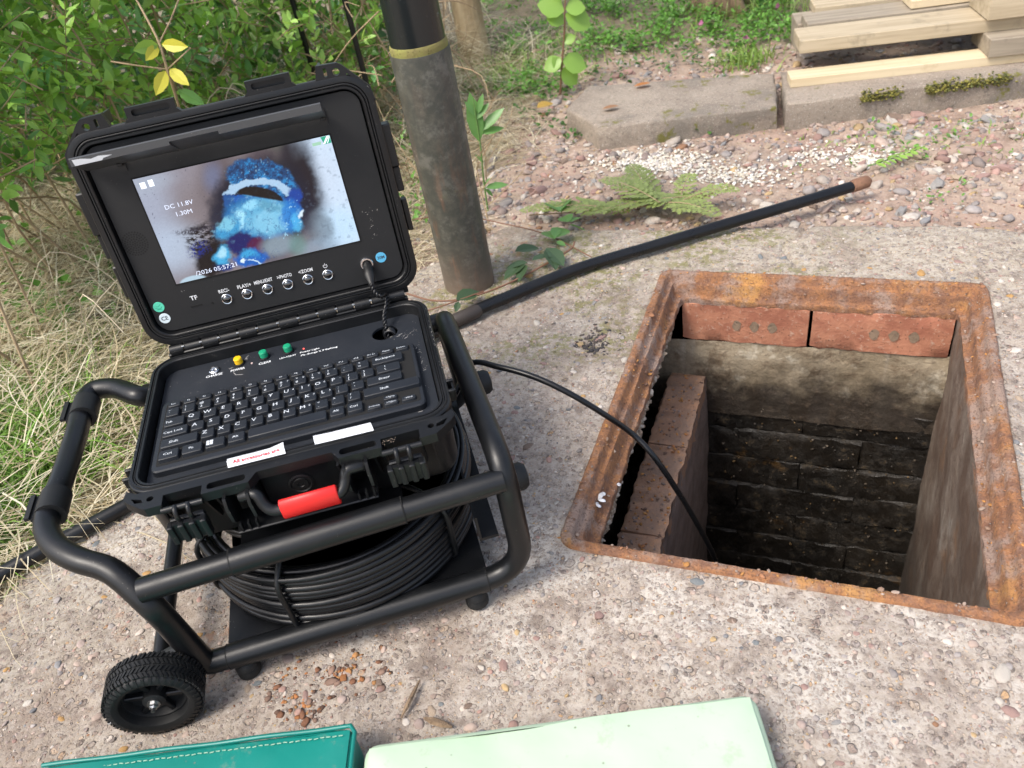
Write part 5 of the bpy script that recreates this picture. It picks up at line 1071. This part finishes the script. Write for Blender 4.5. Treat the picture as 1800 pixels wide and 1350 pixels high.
for i, t0_ in enumerate(tips):
    d0 = np.array([rnd.gauss(.15, .5), rnd.gauss(-.35, .5), rnd.gauss(.55, .4)]); d0 /= np.linalg.norm(d0); L0 = rnd.uniform(.05, .13); sh = rnd.uniform(.6, 1.15); base_c = pal_[rnd.choice([0, 0, 1, 2, 3, 4, 0, 1])]
    x, y, z = basis(d0); nn = rnd.randint(3, 6)
    for k in range(nn):
        q0 = t0_+d0*(L0*(k/nn)); 
        for sg in (0, math.pi):
            a = k*math.pi/2+sg+rnd.gauss(0, .2); dd = (x*math.cos(a)+y*math.sin(a))*.8+d0*.7
            P.append(q0); D.append(dd+np.array([0, 0, .1])); Sz.append(rnd.uniform(.024, .05)*(1-.3*k/nn)); C_.append(base_c*sh*rnd.uniform(.85, 1.15)*(1+.25*k/nn))
    twv.append((t0_-d0*rnd.uniform(.03, .09), t0_+d0*L0))
P, D, Sz, C_ = map(np.array, (P, D, Sz, C_))
# the nearest 280 leaves are single parts
dist = np.linalg.norm(P-CAM, axis=1)
cq = (P-CAM)@CR; uu = 900+FPX*cq[:, 0]/-cq[:, 2]; vv = 675-FPX*cq[:, 1]/-cq[:, 2]; vis = (uu > 5) & (uu < 640) & (vv > 5) & (vv < 380)
score = Sz/dist; score[~vis] = 0; sel = np.argsort(-score)[:280]; msk = np.ones(len(P), bool); msk[sel] = False
lm = [mesh('leaf', *[q_ for q_ in LT], m, 0) for m in LEAFM]
for m_ in lm: m_.shade_smooth()
def place_leaf(me, p, d, s, par, name='leaf', upv=None, label=None):
    d = np.array(d, float); d /= np.linalg.norm(d); up = np.array(upv if upv is not None else (rnd.gauss(0, .3), rnd.gauss(0, .3), 1.)); sv = np.cross(up, d); sv /= np.linalg.norm(sv); u = np.cross(d, sv)
    o = link(name, me, par, p); o.rotation_euler = Matrix((d, sv, u)).transposed().to_euler(); o.scale = (s, s, s)
    if label: o['label'] = label
    return o
for i in sel:
    c = C_[i]; k = 1 if c[1] > .55 else 2 if c[1] < .32 else 3 if c[2] > .14 else 0
    place_leaf(lm[k], P[i], D[i], Sz[i], hedge)
g = leaves('small_leaves', P[msk], D[msk], Sz[msk], C_[msk], parent=hedge); tag(g, kind='stuff')
# deeper leaves, a darker green (ivy) behind the privet
def ray_cloud(n, fx, dist_f):
    out = []
    while len(out) < n:
        px, py = fx(); p = CAM+ray(px, py)*dist_f(px, py)
        if p[2] > -.02: out.append(p)
    return np.array(out)
iv = ray_cloud(3800, lambda: (rnd.uniform(-400, 690), rnd.uniform(-250, 300)), lambda px, py: 2.35+.4*max(0, px)/700+rnd.random()*.9)
g = leaves('ivy', iv, rng.normal(0, 1, (len(iv), 3))+[0, -.6, -.2], rng.uniform(.03, .06, len(iv)), np.array([(.08, .19, .055)])*rng.uniform(.6, 1.6, (len(iv), 1)), tm_=leaf_tmpl(1, .8)); tag(g, 'dark ivy leaves massed behind the privet hedge', 'ivy', kind='stuff')
tws = []
for k in range(70):
    a, b = twv[rnd.randrange(len(twv))]; gr = np.array([a[0]+rnd.gauss(-.05, .12), a[1]+rnd.gauss(.1, .1), -.03]); m_ = (a*.55+gr*.45)+np.array([rnd.gauss(0, .04), rnd.gauss(0, .04), .03]); tws.append(tube(catmull([gr, m_, a, b], 4), [.0032, .0026, .002, .0011], 5, False))
for a, b in twv[:800]: tws.append(tube([a, b], [.0014, .0008], 4, False))
g = part('twigs', join(*tws), TWIG, hedge, 0); tag(g, kind='stuff')
# the sprig of yellow leaves in front
def pxp(px, py, d): return CAM+ray(px, py)*d
sprig = empty('yellow_leaved_sprig', tuple(onz(330, 300, -.03)*0+np.array(pxp(310, 330, 1.72))), 'bare twig with a cross of yellow leaves above the open lid', 'twig')
dS = 1.66
part('stem', join(tube(catmull([pxp(330, 260, 1.78), pxp(312, 180, dS+.03), pxp(294, 122, dS), pxp(280, 76, dS), pxp(262, 40, dS+.02), pxp(240, 0, dS+.1)], 5), [.0028, .0026, .0022, .0018], 7), tube(catmull([pxp(294, 122, dS), pxp(240, 115, dS), pxp(195, 108, dS+.03)], 4), .0014, 6), tube(catmull([pxp(294, 122, dS), pxp(318, 100, dS-.02), pxp(335, 84, dS-.02)], 4), .0013, 6), tube([pxp(280, 76, dS), pxp(300, 35, dS), pxp(314, 0, dS+.03)], .0014, 6)), TWIG, sprig, 60)
ym = leafmesh(LEAFY, 1, .46); lmm = leafmesh(LEAFL, 1, .5)
for (a, b, m_) in (((278, 78), (237, 88), lmm), ((277, 80), (258, 104), ym), ((284, 78), (327, 82), ym), ((297, 121), (330, 148), ym), ((291, 124), (275, 165), ym)):
    A_ = pxp(*a, dS); B_ = pxp(*b, dS-.03); place_leaf(m_, A_, B_-A_, np.linalg.norm(B_-A_), sprig, upv=CAM-A_, label='yellow leaf' if m_ is ym else None)
A_ = pxp(312, 158, dS+.02); B_ = pxp(358, 183, dS); place_leaf(leafmesh(LEAFM[2], 1, .45), A_, B_-A_, np.linalg.norm(B_-A_), sprig, upv=CAM-A_)

# ---- dry straw on the left
def straw_zone(x, y):
    e = slab_edge(x, y); return (e < .05) & (x < -.55+.0*y) & (y < 1.25) & (x > -2.6)
dn = lambda n, f: np.array([f() for _ in range(n)])
p = pick(46000, -3.2, -.72, -.85, 1.9, lambda x, y: (slab_edge(x, y) < .035) & (rng.uniform(0, 1, len(x)) < np.clip(1.15-np.clip(y-.9, 0, 9)*1.0, .15, 1)) & (rng.uniform(0, 1, len(x)) < np.clip((-x-.70)*5, .15, 1)))
n = len(p); cl_ = fbm(p[:, 0], p[:, 1], 6, 2, 3); az = 6.28*vnoise(p[:, 0]*5, p[:, 1]*5, 11)*1.6+rng.normal(0, .9, n); el = rng.normal(.10, .25, n)
D_v = np.stack([np.cos(az)*np.cos(el), np.sin(az)*np.cos(el), np.sin(el)], 1); z0 = soil_z(p[:, 0], p[:, 1])+rng.uniform(0, .055, n)*np.clip((-.85-p[:, 0])*6, .15, 2.2)
V, F = strips(np.c_[p, z0], D_v, rng.uniform(.05, .22, n), rng.uniform(.0010, .0028, n), rng.normal(0, .3, n), droop=.18)
V[:, 2] = np.maximum(V[:, 2], soil_z(V[:, 0], V[:, 1])+.001)
sc = np.array([(.64, .55, .38), (.70, .62, .46), (.50, .41, .27), (.76, .70, .56), (.36, .28, .17)])[rng.choice(5, n, p=[.3, .25, .2, .12, .13])]*rng.uniform(.75, 1.15, (n, 1))
g = big('dry_grass', V, F, STRAW, col=np.repeat(sc, 10, 0)); tag(g, 'tangled mat of dry straw coloured grass along the left edge of the slab', 'dry grass', kind='stuff')
# a few long arching stems
lv = []
for k in range(60):
    x = rnd.uniform(-2.0, -1.0); y = rnd.uniform(-.3, .9); a = rnd.uniform(0, 6.28); h = rnd.uniform(.12, .32); l = rnd.uniform(.1, .3); b = np.array([x, y, -.03]); lv.append(tube(catmull([b, b+[l*.3*math.cos(a), l*.3*math.sin(a), h*.7], b+[l*.8*math.cos(a), l*.8*math.sin(a), h], b+[l*1.3*math.cos(a), l*1.3*math.sin(a), h*.8]], 3), [.0012, .001, .0007], 4, False))
g = part('dry_stems', join(*lv), simple('pale_straw', (.55, .47, .33), .7), None, 0); tag(g, 'long pale dead stems sticking up out of the dry grass', 'dry stems', kind='stuff')
# ---- green grass
def green_grass(name, cx, cy, sx, sy, n, hmin, hmax, label, cat='grass', col=(.20, .38, .07), lean=.35, test=None):
    p = np.stack([rng.normal(cx, sx, n), rng.normal(cy, sy, n)], 1); p = p[slab_edge(p[:, 0], p[:, 1]) < .006]
    if test is not None: p = p[test(p[:, 0], p[:, 1])]
    n = len(p); az = rng.uniform(0, 6.28, n); el = rng.normal(.9, lean, n); D = np.stack([np.cos(az)*np.cos(el), np.sin(az)*np.cos(el), np.abs(np.sin(el))], 1)
    V, F = strips(np.c_[p, soil_z(p[:, 0], p[:, 1])], D, rng.uniform(hmin, hmax, n), rng.uniform(.002, .0045, n), rng.normal(0, .25, n), 5, .45); c = np.array([col])*rng.uniform(.65, 1.4, (n, 1))*np.array([1, 1, 1])+rng.uniform(0, .05, (n, 1))*[1, .6, .2]
    g = big(name, V, F, FOL, col=np.repeat(c, 12, 0)); return tag(g, label, cat, kind='stuff')
a = onz(55, 810, 0); green_grass('grass', a[0]-.09, a[1]+.02, .09, .12, 1900, .09, .21, 'tuft of long fresh green grass at the left edge beside the handle')
a = onz(0, 930, 0); green_grass('grass', a[0]-.1, a[1], .07, .07, 500, .04, .12, 'low green grass between the drain rod and the left picture edge')
for (px, py, sx, sy, n, h) in ((880, 130, .12, .10, 700, .09), (1000, 80, .2, .12, 500, .07), (1310, 110, .045, .04, 240, .10), (1230, 215, .12, .03, 140, .04), (720, 300, .05, .12, 160, .07), (1330, 20, .12, .12, 500, .12), (1600, 240, .12, .06, 120, .03)):
    a = onz(px, py, -.02)
    green_grass('grass', a[0], a[1], sx, sy, n, h*.4, h, {880: 'thin grass growing at the foot of the timber post', 1000: 'sparse grass behind the tall lime leaved sapling', 1310: 'green grass clump left of the pallet end', 1230: 'short grass in front of the kerb stones', 720: 'few grass blades behind the soil pipe', 1330: 'longer grass around the tree trunk', 1600: 'scattered grass blades in the rubble below the pallet'}[px], col=(.24, .38, .09))
# ---- ground cover weeds
def weeds(name, pts, label, lsz=(.008, .018), col=(.15, .33, .06), h=.03, tm_=leaf_tmpl(1, .6), cat='weeds'):
    P = []; D = []; S2 = []; C2 = []
    for x, y, k in pts:
        for i in range(k):
            a = rnd.uniform(0, 6.28); r_ = rnd.random()*.025; P.append((x+r_*math.cos(a), y+r_*math.sin(a), float(soil_z(np.array([x]), np.array([y]))[0])+rnd.uniform(.004, h))); a2 = a+rnd.gauss(0, .6); D.append((math.cos(a2), math.sin(a2), rnd.gauss(.35, .4))); S2.append(rnd.uniform(*lsz)); C2.append(np.array(col)*rnd.uniform(.6, 1.5))
    g = leaves(name, np.array(P), np.array(D), np.array(S2), np.array(C2), tm_=tm_); return tag(g, label, cat, kind='stuff')
def region(px0, px1, py0, py1, n, k):
    out = []
    while len(out) < n:
        q_ = onz(rnd.uniform(px0, px1), rnd.uniform(py0, py1), -.02)
        if slab_edge(q_[0], q_[1]) < -.01 and vnoise(np.array([q_[0]*9]), np.array([q_[1]*9]), 4)[0] > .42: out.append((q_[0], q_[1], rnd.randint(k//2, k)))
    return out
weeds('weeds', region(1030, 1420, -40, 95, 420, 20), 'bed of small bright green weeds below the tree trunk', h=.05)
weeds('weeds', region(800, 1040, -60, 170, 260, 14), 'patchy green weeds behind the post and the sapling', h=.05)
weeds('weeds', region(860, 1320, 90, 240, 110, 10), 'low weeds dotted through the rubble behind the kerb stones', col=(.08, .19, .045))
weeds('weeds', region(1380, 1800, 215, 400, 30, 6), 'seedling weeds in the stones at the right', lsz=(.006, .012), h=.015)
weeds('weeds', region(0, 260, 330, 640, 80, 10), 'green leaves pushing through the dry grass', lsz=(.015, .03), h=.10)
weeds('weeds', region(680, 760, 150, 420, 40, 9), 'weeds between the lid and the soil pipe', h=.09)
# distant growth beyond the trunk and posts
iv = ray_cloud(2600, lambda: (rnd.uniform(680, 1700), rnd.uniform(-330, -10)), lambda px, py: 2.6+rnd.random()*1.2)
g = leaves('undergrowth', iv, rng.normal(0, 1, (len(iv), 3)), rng.uniform(.02, .05, len(iv)), np.array([(.10, .24, .06)])*rng.uniform(.6, 1.6, (len(iv), 1))); tag(g, 'leafy undergrowth beyond the tree and the posts', 'undergrowth', kind='stuff')
# brown twigs around the posts
tw_ = []
for k in range(120):
    a = onz(rnd.uniform(600, 860), rnd.uniform(60, 400), -.02); d = np.array([rnd.gauss(0, .1), rnd.gauss(0, .1), rnd.uniform(.02, .2)]); tw_.append(tube(catmull([a, a+d*.6+[rnd.gauss(0, .02), rnd.gauss(0, .02), .01], a+d], 3), [.0016, .0012, .0007], 4, False))
for k in range(70):
    a = CAM+ray(rnd.uniform(560, 790), rnd.uniform(-40, 200))*rnd.uniform(2.0, 2.6); d = np.array([rnd.gauss(0, .12), rnd.gauss(0, .12), rnd.gauss(0, .1)]); tw_.append(tube(catmull([a, a+d*.5+[rnd.gauss(0, .02), rnd.gauss(0, .02), .02], a+d], 3), [.0018, .0014, .0008], 4, False))
g = part('brushwood', join(*tw_), TWIG, None, 0); tag(g, 'tangle of thin brown twigs around the metal posts', 'twigs', kind='stuff')
# ---- individual plants with stems and leaves
def plant(name, basept, stempts, leafs, sm_mat, lmat, wd, label, cat='plant', r=.0022, group=None):
    o = empty(name, tuple(basept), label, cat, group); part('stem', tube(catmull(stempts, 5), [r, r*.8, r*.45], 7), sm_mat, o, 60); me = leafmesh(lmat, 1, wd); me.shade_smooth()
    for a, b, *mm in leafs: 
        a = np.array(a); b = np.array(b); place_leaf(mm[0] if mm else me, a, b-a, np.linalg.norm(b-a), o, upv=(CAM-a)*.6+np.array([0, 0, .8]))
    return o
sb = onz(985, 165, -.02); dsap = np.linalg.norm(sb-CAM)
def up(b, px, py):       # point above ground point b, in the vertical plane facing the camera, that shows at this pixel
    n_ = CAM-b; n_ = n_*[1, 1, 0]; n_ /= np.linalg.norm(n_); d = ray(px, py); t_ = ((b-CAM)@n_)/(d@n_); return CAM+d*t_
u_ = lambda px, py: up(sb, px, py)
LEAFLm = leafmesh(LEAFL, 1, .85)
plant('sapling', sb, [sb, u_(988, 110), u_(992, 60), u_(993, 15), u_(994, -60)], [(u_(992, 20), u_(945, 5)), (u_(993, 25), u_(1040, 45)), (u_(993, 15), u_(1030, 12)), (u_(991, 42), u_(960, 22)), (u_(990, 75), u_(1012, 62)), (u_(988, 105), u_(955, 122)), (u_(988, 105), u_(1032, 118)), (u_(987, 120), u_(1016, 148)), (u_(988, 122), u_(972, 100)), (u_(993, 0), u_(980, -40))], STEMR, LEAFL, .85, 'tall thin sapling with broad lime green leaves behind the kerb stone', 'sapling', .003)
wb = onz(858, 372, -.02); u_ = lambda px, py: up(wb, px, py)
plant('weed', wb, [wb, u_(850, 315), u_(845, 260), u_(836, 200), u_(832, 172)], [(u_(843, 250), u_(826, 165)), (u_(838, 205), u_(818, 178)), (u_(840, 200), u_(848, 165)), (u_(846, 230), u_(884, 188)), (u_(846, 235), u_(886, 222)), (u_(848, 225), u_(842, 195)), (u_(850, 285), u_(836, 272)), (u_(853, 330), u_(893, 322)), (u_(853, 332), u_(868, 345)), (u_(852, 325), u_(862, 312)), (u_(838, 210), u_(858, 180))], STEMG, LEAFBG, .34, 'slender green weed growing against the right side of the soil pipe', 'weed', .0022)
# bramble
bb = onz(905, 470, .0); br_ = empty('bramble', tuple(bb), 'bramble runner with dark toothed leaves trailing across the slab by the drain rod', 'bramble')
bz = lambda px, py, z=.012: onz(px, py, z)
part('runner', join(tube(catmull([bz(715, 516), bz(760, 528), bz(810, 526), bz(870, 508), bz(930, 480), bz(1000, 440), bz(1010, 425)], 6), .0018, 7), tube(catmull([bz(740, 550), bz(800, 530, .02), bz(850, 512)], 5), .0014, 6), tube(catmull([bz(725, 386), bz(800, 378, .02), bz(880, 392, .02), bz(960, 412), bz(1040, 452)], 6), .0012, 6)), STEMR, br_, 60)
bl_ = leafmesh(LEAFB, 1, .55); bg_ = leafmesh(LEAFBG, 1, .62)
for a, b, m_ in (((802, 528), (854, 502), bl_), ((806, 530), (800, 552), bl_), ((905, 442), (960, 428), bl_), ((925, 460), (872, 495), bl_), ((928, 462), (875, 470), bl_), ((935, 458), (990, 440), bl_), ((925, 465), (905, 500), bl_), ((960, 440), (985, 478), bl_), ((960, 436), (1000, 470), bl_), ((975, 420), (958, 395), bg_), ((975, 418), (1000, 390), bg_), ((978, 425), (1000, 432), bg_), ((1000, 395), (1040, 405), bg_), ((1003, 390), (1028, 375), bg_), ((1000, 390), (985, 372), bg_), ((985, 372), (962, 345), bg_), ((985, 370), (995, 340), bg_)):
    A_ = bz(*a, .022); B_ = bz(*b, .014); B_ = A_+(B_-A_)*.78; place_leaf(m_, A_, B_-A_, np.linalg.norm(B_-A_), br_, upv=(rnd.gauss(0, .25), rnd.gauss(0, .25), 1))
# conifer sprig
cb = onz(1160, 350, -.01); fern = empty('conifer_sprig', tuple(cb), 'cut green conifer sprig with flat feathery fronds lying on the soil beside the drain rod', 'conifer sprig')
def frond(p0, p1, seed, w=.5):
    r = random.Random(seed); P = []; D = []; S2 = []; p0, p1 = np.array(p0), np.array(p1); ln = np.linalg.norm(p1-p0); d = (p1-p0)/ln; s = np.cross(d, [0, 0, 1.]); s /= np.linalg.norm(s); n_ = int(ln/.012)
    N_ = (np.array([(0, 0, 0), (.5, -.22, .02), (1, 0, 0), (.5, .22, .02)]), np.array([(0, 1, 2), (0, 2, 3)]))
    st_ = [tube([p0+d*ln*a_+np.array([0, 0, .012*math.sin(a_*3)]) for a_ in np.linspace(0, 1, 6)], [.0012, .0006], 4, False)]
    for k in range(n_):
        t_ = k/n_; q_ = p0+d*ln*t_+np.array([0, 0, .012*math.sin(t_*3)])
        for sg in (-1, 1):
            l2 = min(ln*.34, .055)*(1-t_)**.7*min(1, .35+t_*3)+.008; dd = d*.72+s*sg*.70; dd[2] += r.gauss(0, .05); n2 = np.cross(dd, [0, 0, 1.])
            P.append(q_); D.append(dd); S2.append(l2*.5); P.append(q_+dd*l2*.45); D.append(dd); S2.append(l2*.55)
            for j in range(int(l2/.0085)):
                for s3 in (-1, 1): P.append(q_+dd*(.004+j*.0085)); D.append(dd*.75+n2*s3*.66); S2.append(.0125*(1-.55*j*.0085/l2))
    c = np.array([(.36, .44, .15)])*rng.uniform(.7, 1.25)*rng.uniform(.85, 1.15, (len(P), 1)); part('frond_stem', join(*st_), TWIG, fern, 0)
    return leaves('frond', np.array(P), np.array(D), np.array(S2), c, parent=fern, tm_=N_, roll=.1)
fz = lambda px, py, z=.0: onz(px, py, z)
for i, (a, b, z_) in enumerate((((1235, 345), (1030, 378), .004), ((1150, 360), (1108, 292), .006), ((1195, 350), (1215, 308), .006), ((1200, 352), (1300, 336), .010), ((1110, 368), (915, 372), .004), ((1175, 356), (1265, 384), .012), ((1160, 356), (1060, 318), .02))):
    frond(fz(*a, z_), fz(*b, z_+.004), i)
part('stem', join(tube(catmull([fz(1290, 330), fz(1200, 352, .008), fz(1080, 368, .006), fz(930, 378, .0)], 6), .0015, 6)), TWIG, fern, 60)
# a second small frond near the right
fs = empty('fern_leaf', tuple(onz(1580, 275, -.02)), 'single light green fern like leaf lying on the rubble below the pallet', 'leaf'); part('stem', tube(catmull([onz(1525, 292, -.015), onz(1580, 275, -.01), onz(1625, 258, -.015)], 5), .0014, 6), STEMG, fs, 60)
me = leafmesh(LEAFL, 1, .4)
for t_ in np.linspace(.15, .95, 9):
    for sg in (-1, 1):
        a = onz(1525+100*t_, 292-34*t_, -.008); d = np.array([.6, .15+sg*.8, .1]); place_leaf(me, a, d, .03*(1-.4*t_), fs)
o = empty('fallen_leaf', tuple(onz(958, 183, -.015)), 'yellow fallen leaf on the soil in front of the sapling', 'leaf'); A_ = onz(944, 190, -.005); B_ = onz(972, 178, .0); place_leaf(leafmesh(mat_leaf('ochre_leaf', (.52, .34, .08)), 1, .8), A_, B_-A_, np.linalg.norm(B_-A_), o)
for px, py, lb in ((1128, 148, 'orange brown dead leaf on the left kerb stone, near its back edge'), (1072, 188, 'brown dead leaf on the broken front corner of the kerb stone')):
    A_ = onz(px-14, py+4, .034); B_ = onz(px+16, py-2, .036); v, f = LT; d = (B_-A_); ln = np.linalg.norm(d); d /= ln; s = np.cross([0, 0, 1.], d); o = part('dead_leaf', ([A_+ln*(d*p[0]+s*p[1]*1.2+np.array([0, 0, p[2]*.8+.1*p[0]])) for p in v], [tuple(q_) for q_ in f]), mat_leaf('dead_leaf_brown_%d' % px, (.50, .20, .06) if px > 1100 else (.38, .20, .11)), None, 0); tag(o, lb, 'leaf')
for (px, py, lb) in ((1232, 40, 'small pink flower left of the tree trunk foot'), (1311, 67, 'small pink flower below the trunk, lowest of the three'), (1366, 10, 'small pink flower near the top edge left of the pallet')):
    b = onz(px+3, py+26, -.02); q_ = up(b, px, py); o = empty('pink_flower', tuple(b), lb, 'flower', 'pink flowers among the weeds'); part('stem', tube([b, (b+q_)/2+[.003, 0, 0], q_], .0009, 5), STEMG, o)
    me = leafmesh(PINK, 1, .8)
    for k in range(5): a = k*1.2566; x, y, z = basis(CAM-q_); place_leaf(me, q_, x*math.cos(a)+y*math.sin(a)+z*.2, .0085, o, 'petal', upv=z)
# leaf litter on the slab: a twig and bits of bark
for (a, b, r_, lb) in (((640, 1262), (712, 1180), .0028, 'reddish brown splinter of bark lying on the slab left of the mint pad'), ((745, 1262), (795, 1278), .0042, 'short dark brown chip of wood just above the mint pad')):
    A_ = onz(*(a if a[1] != 1262 or a[0] != 640 else (705, 1262)), .004); B_ = onz(*(b if b != (712, 1180) else (738, 1195)), .004); o = part('bark_chip', tube([A_, A_*.7+B_*.3, A_*.3+B_*.7, B_], [r_*.3, r_, r_*.9, r_*.3], 6), BARK, None, 0); tag(o, lb, 'bark chip')
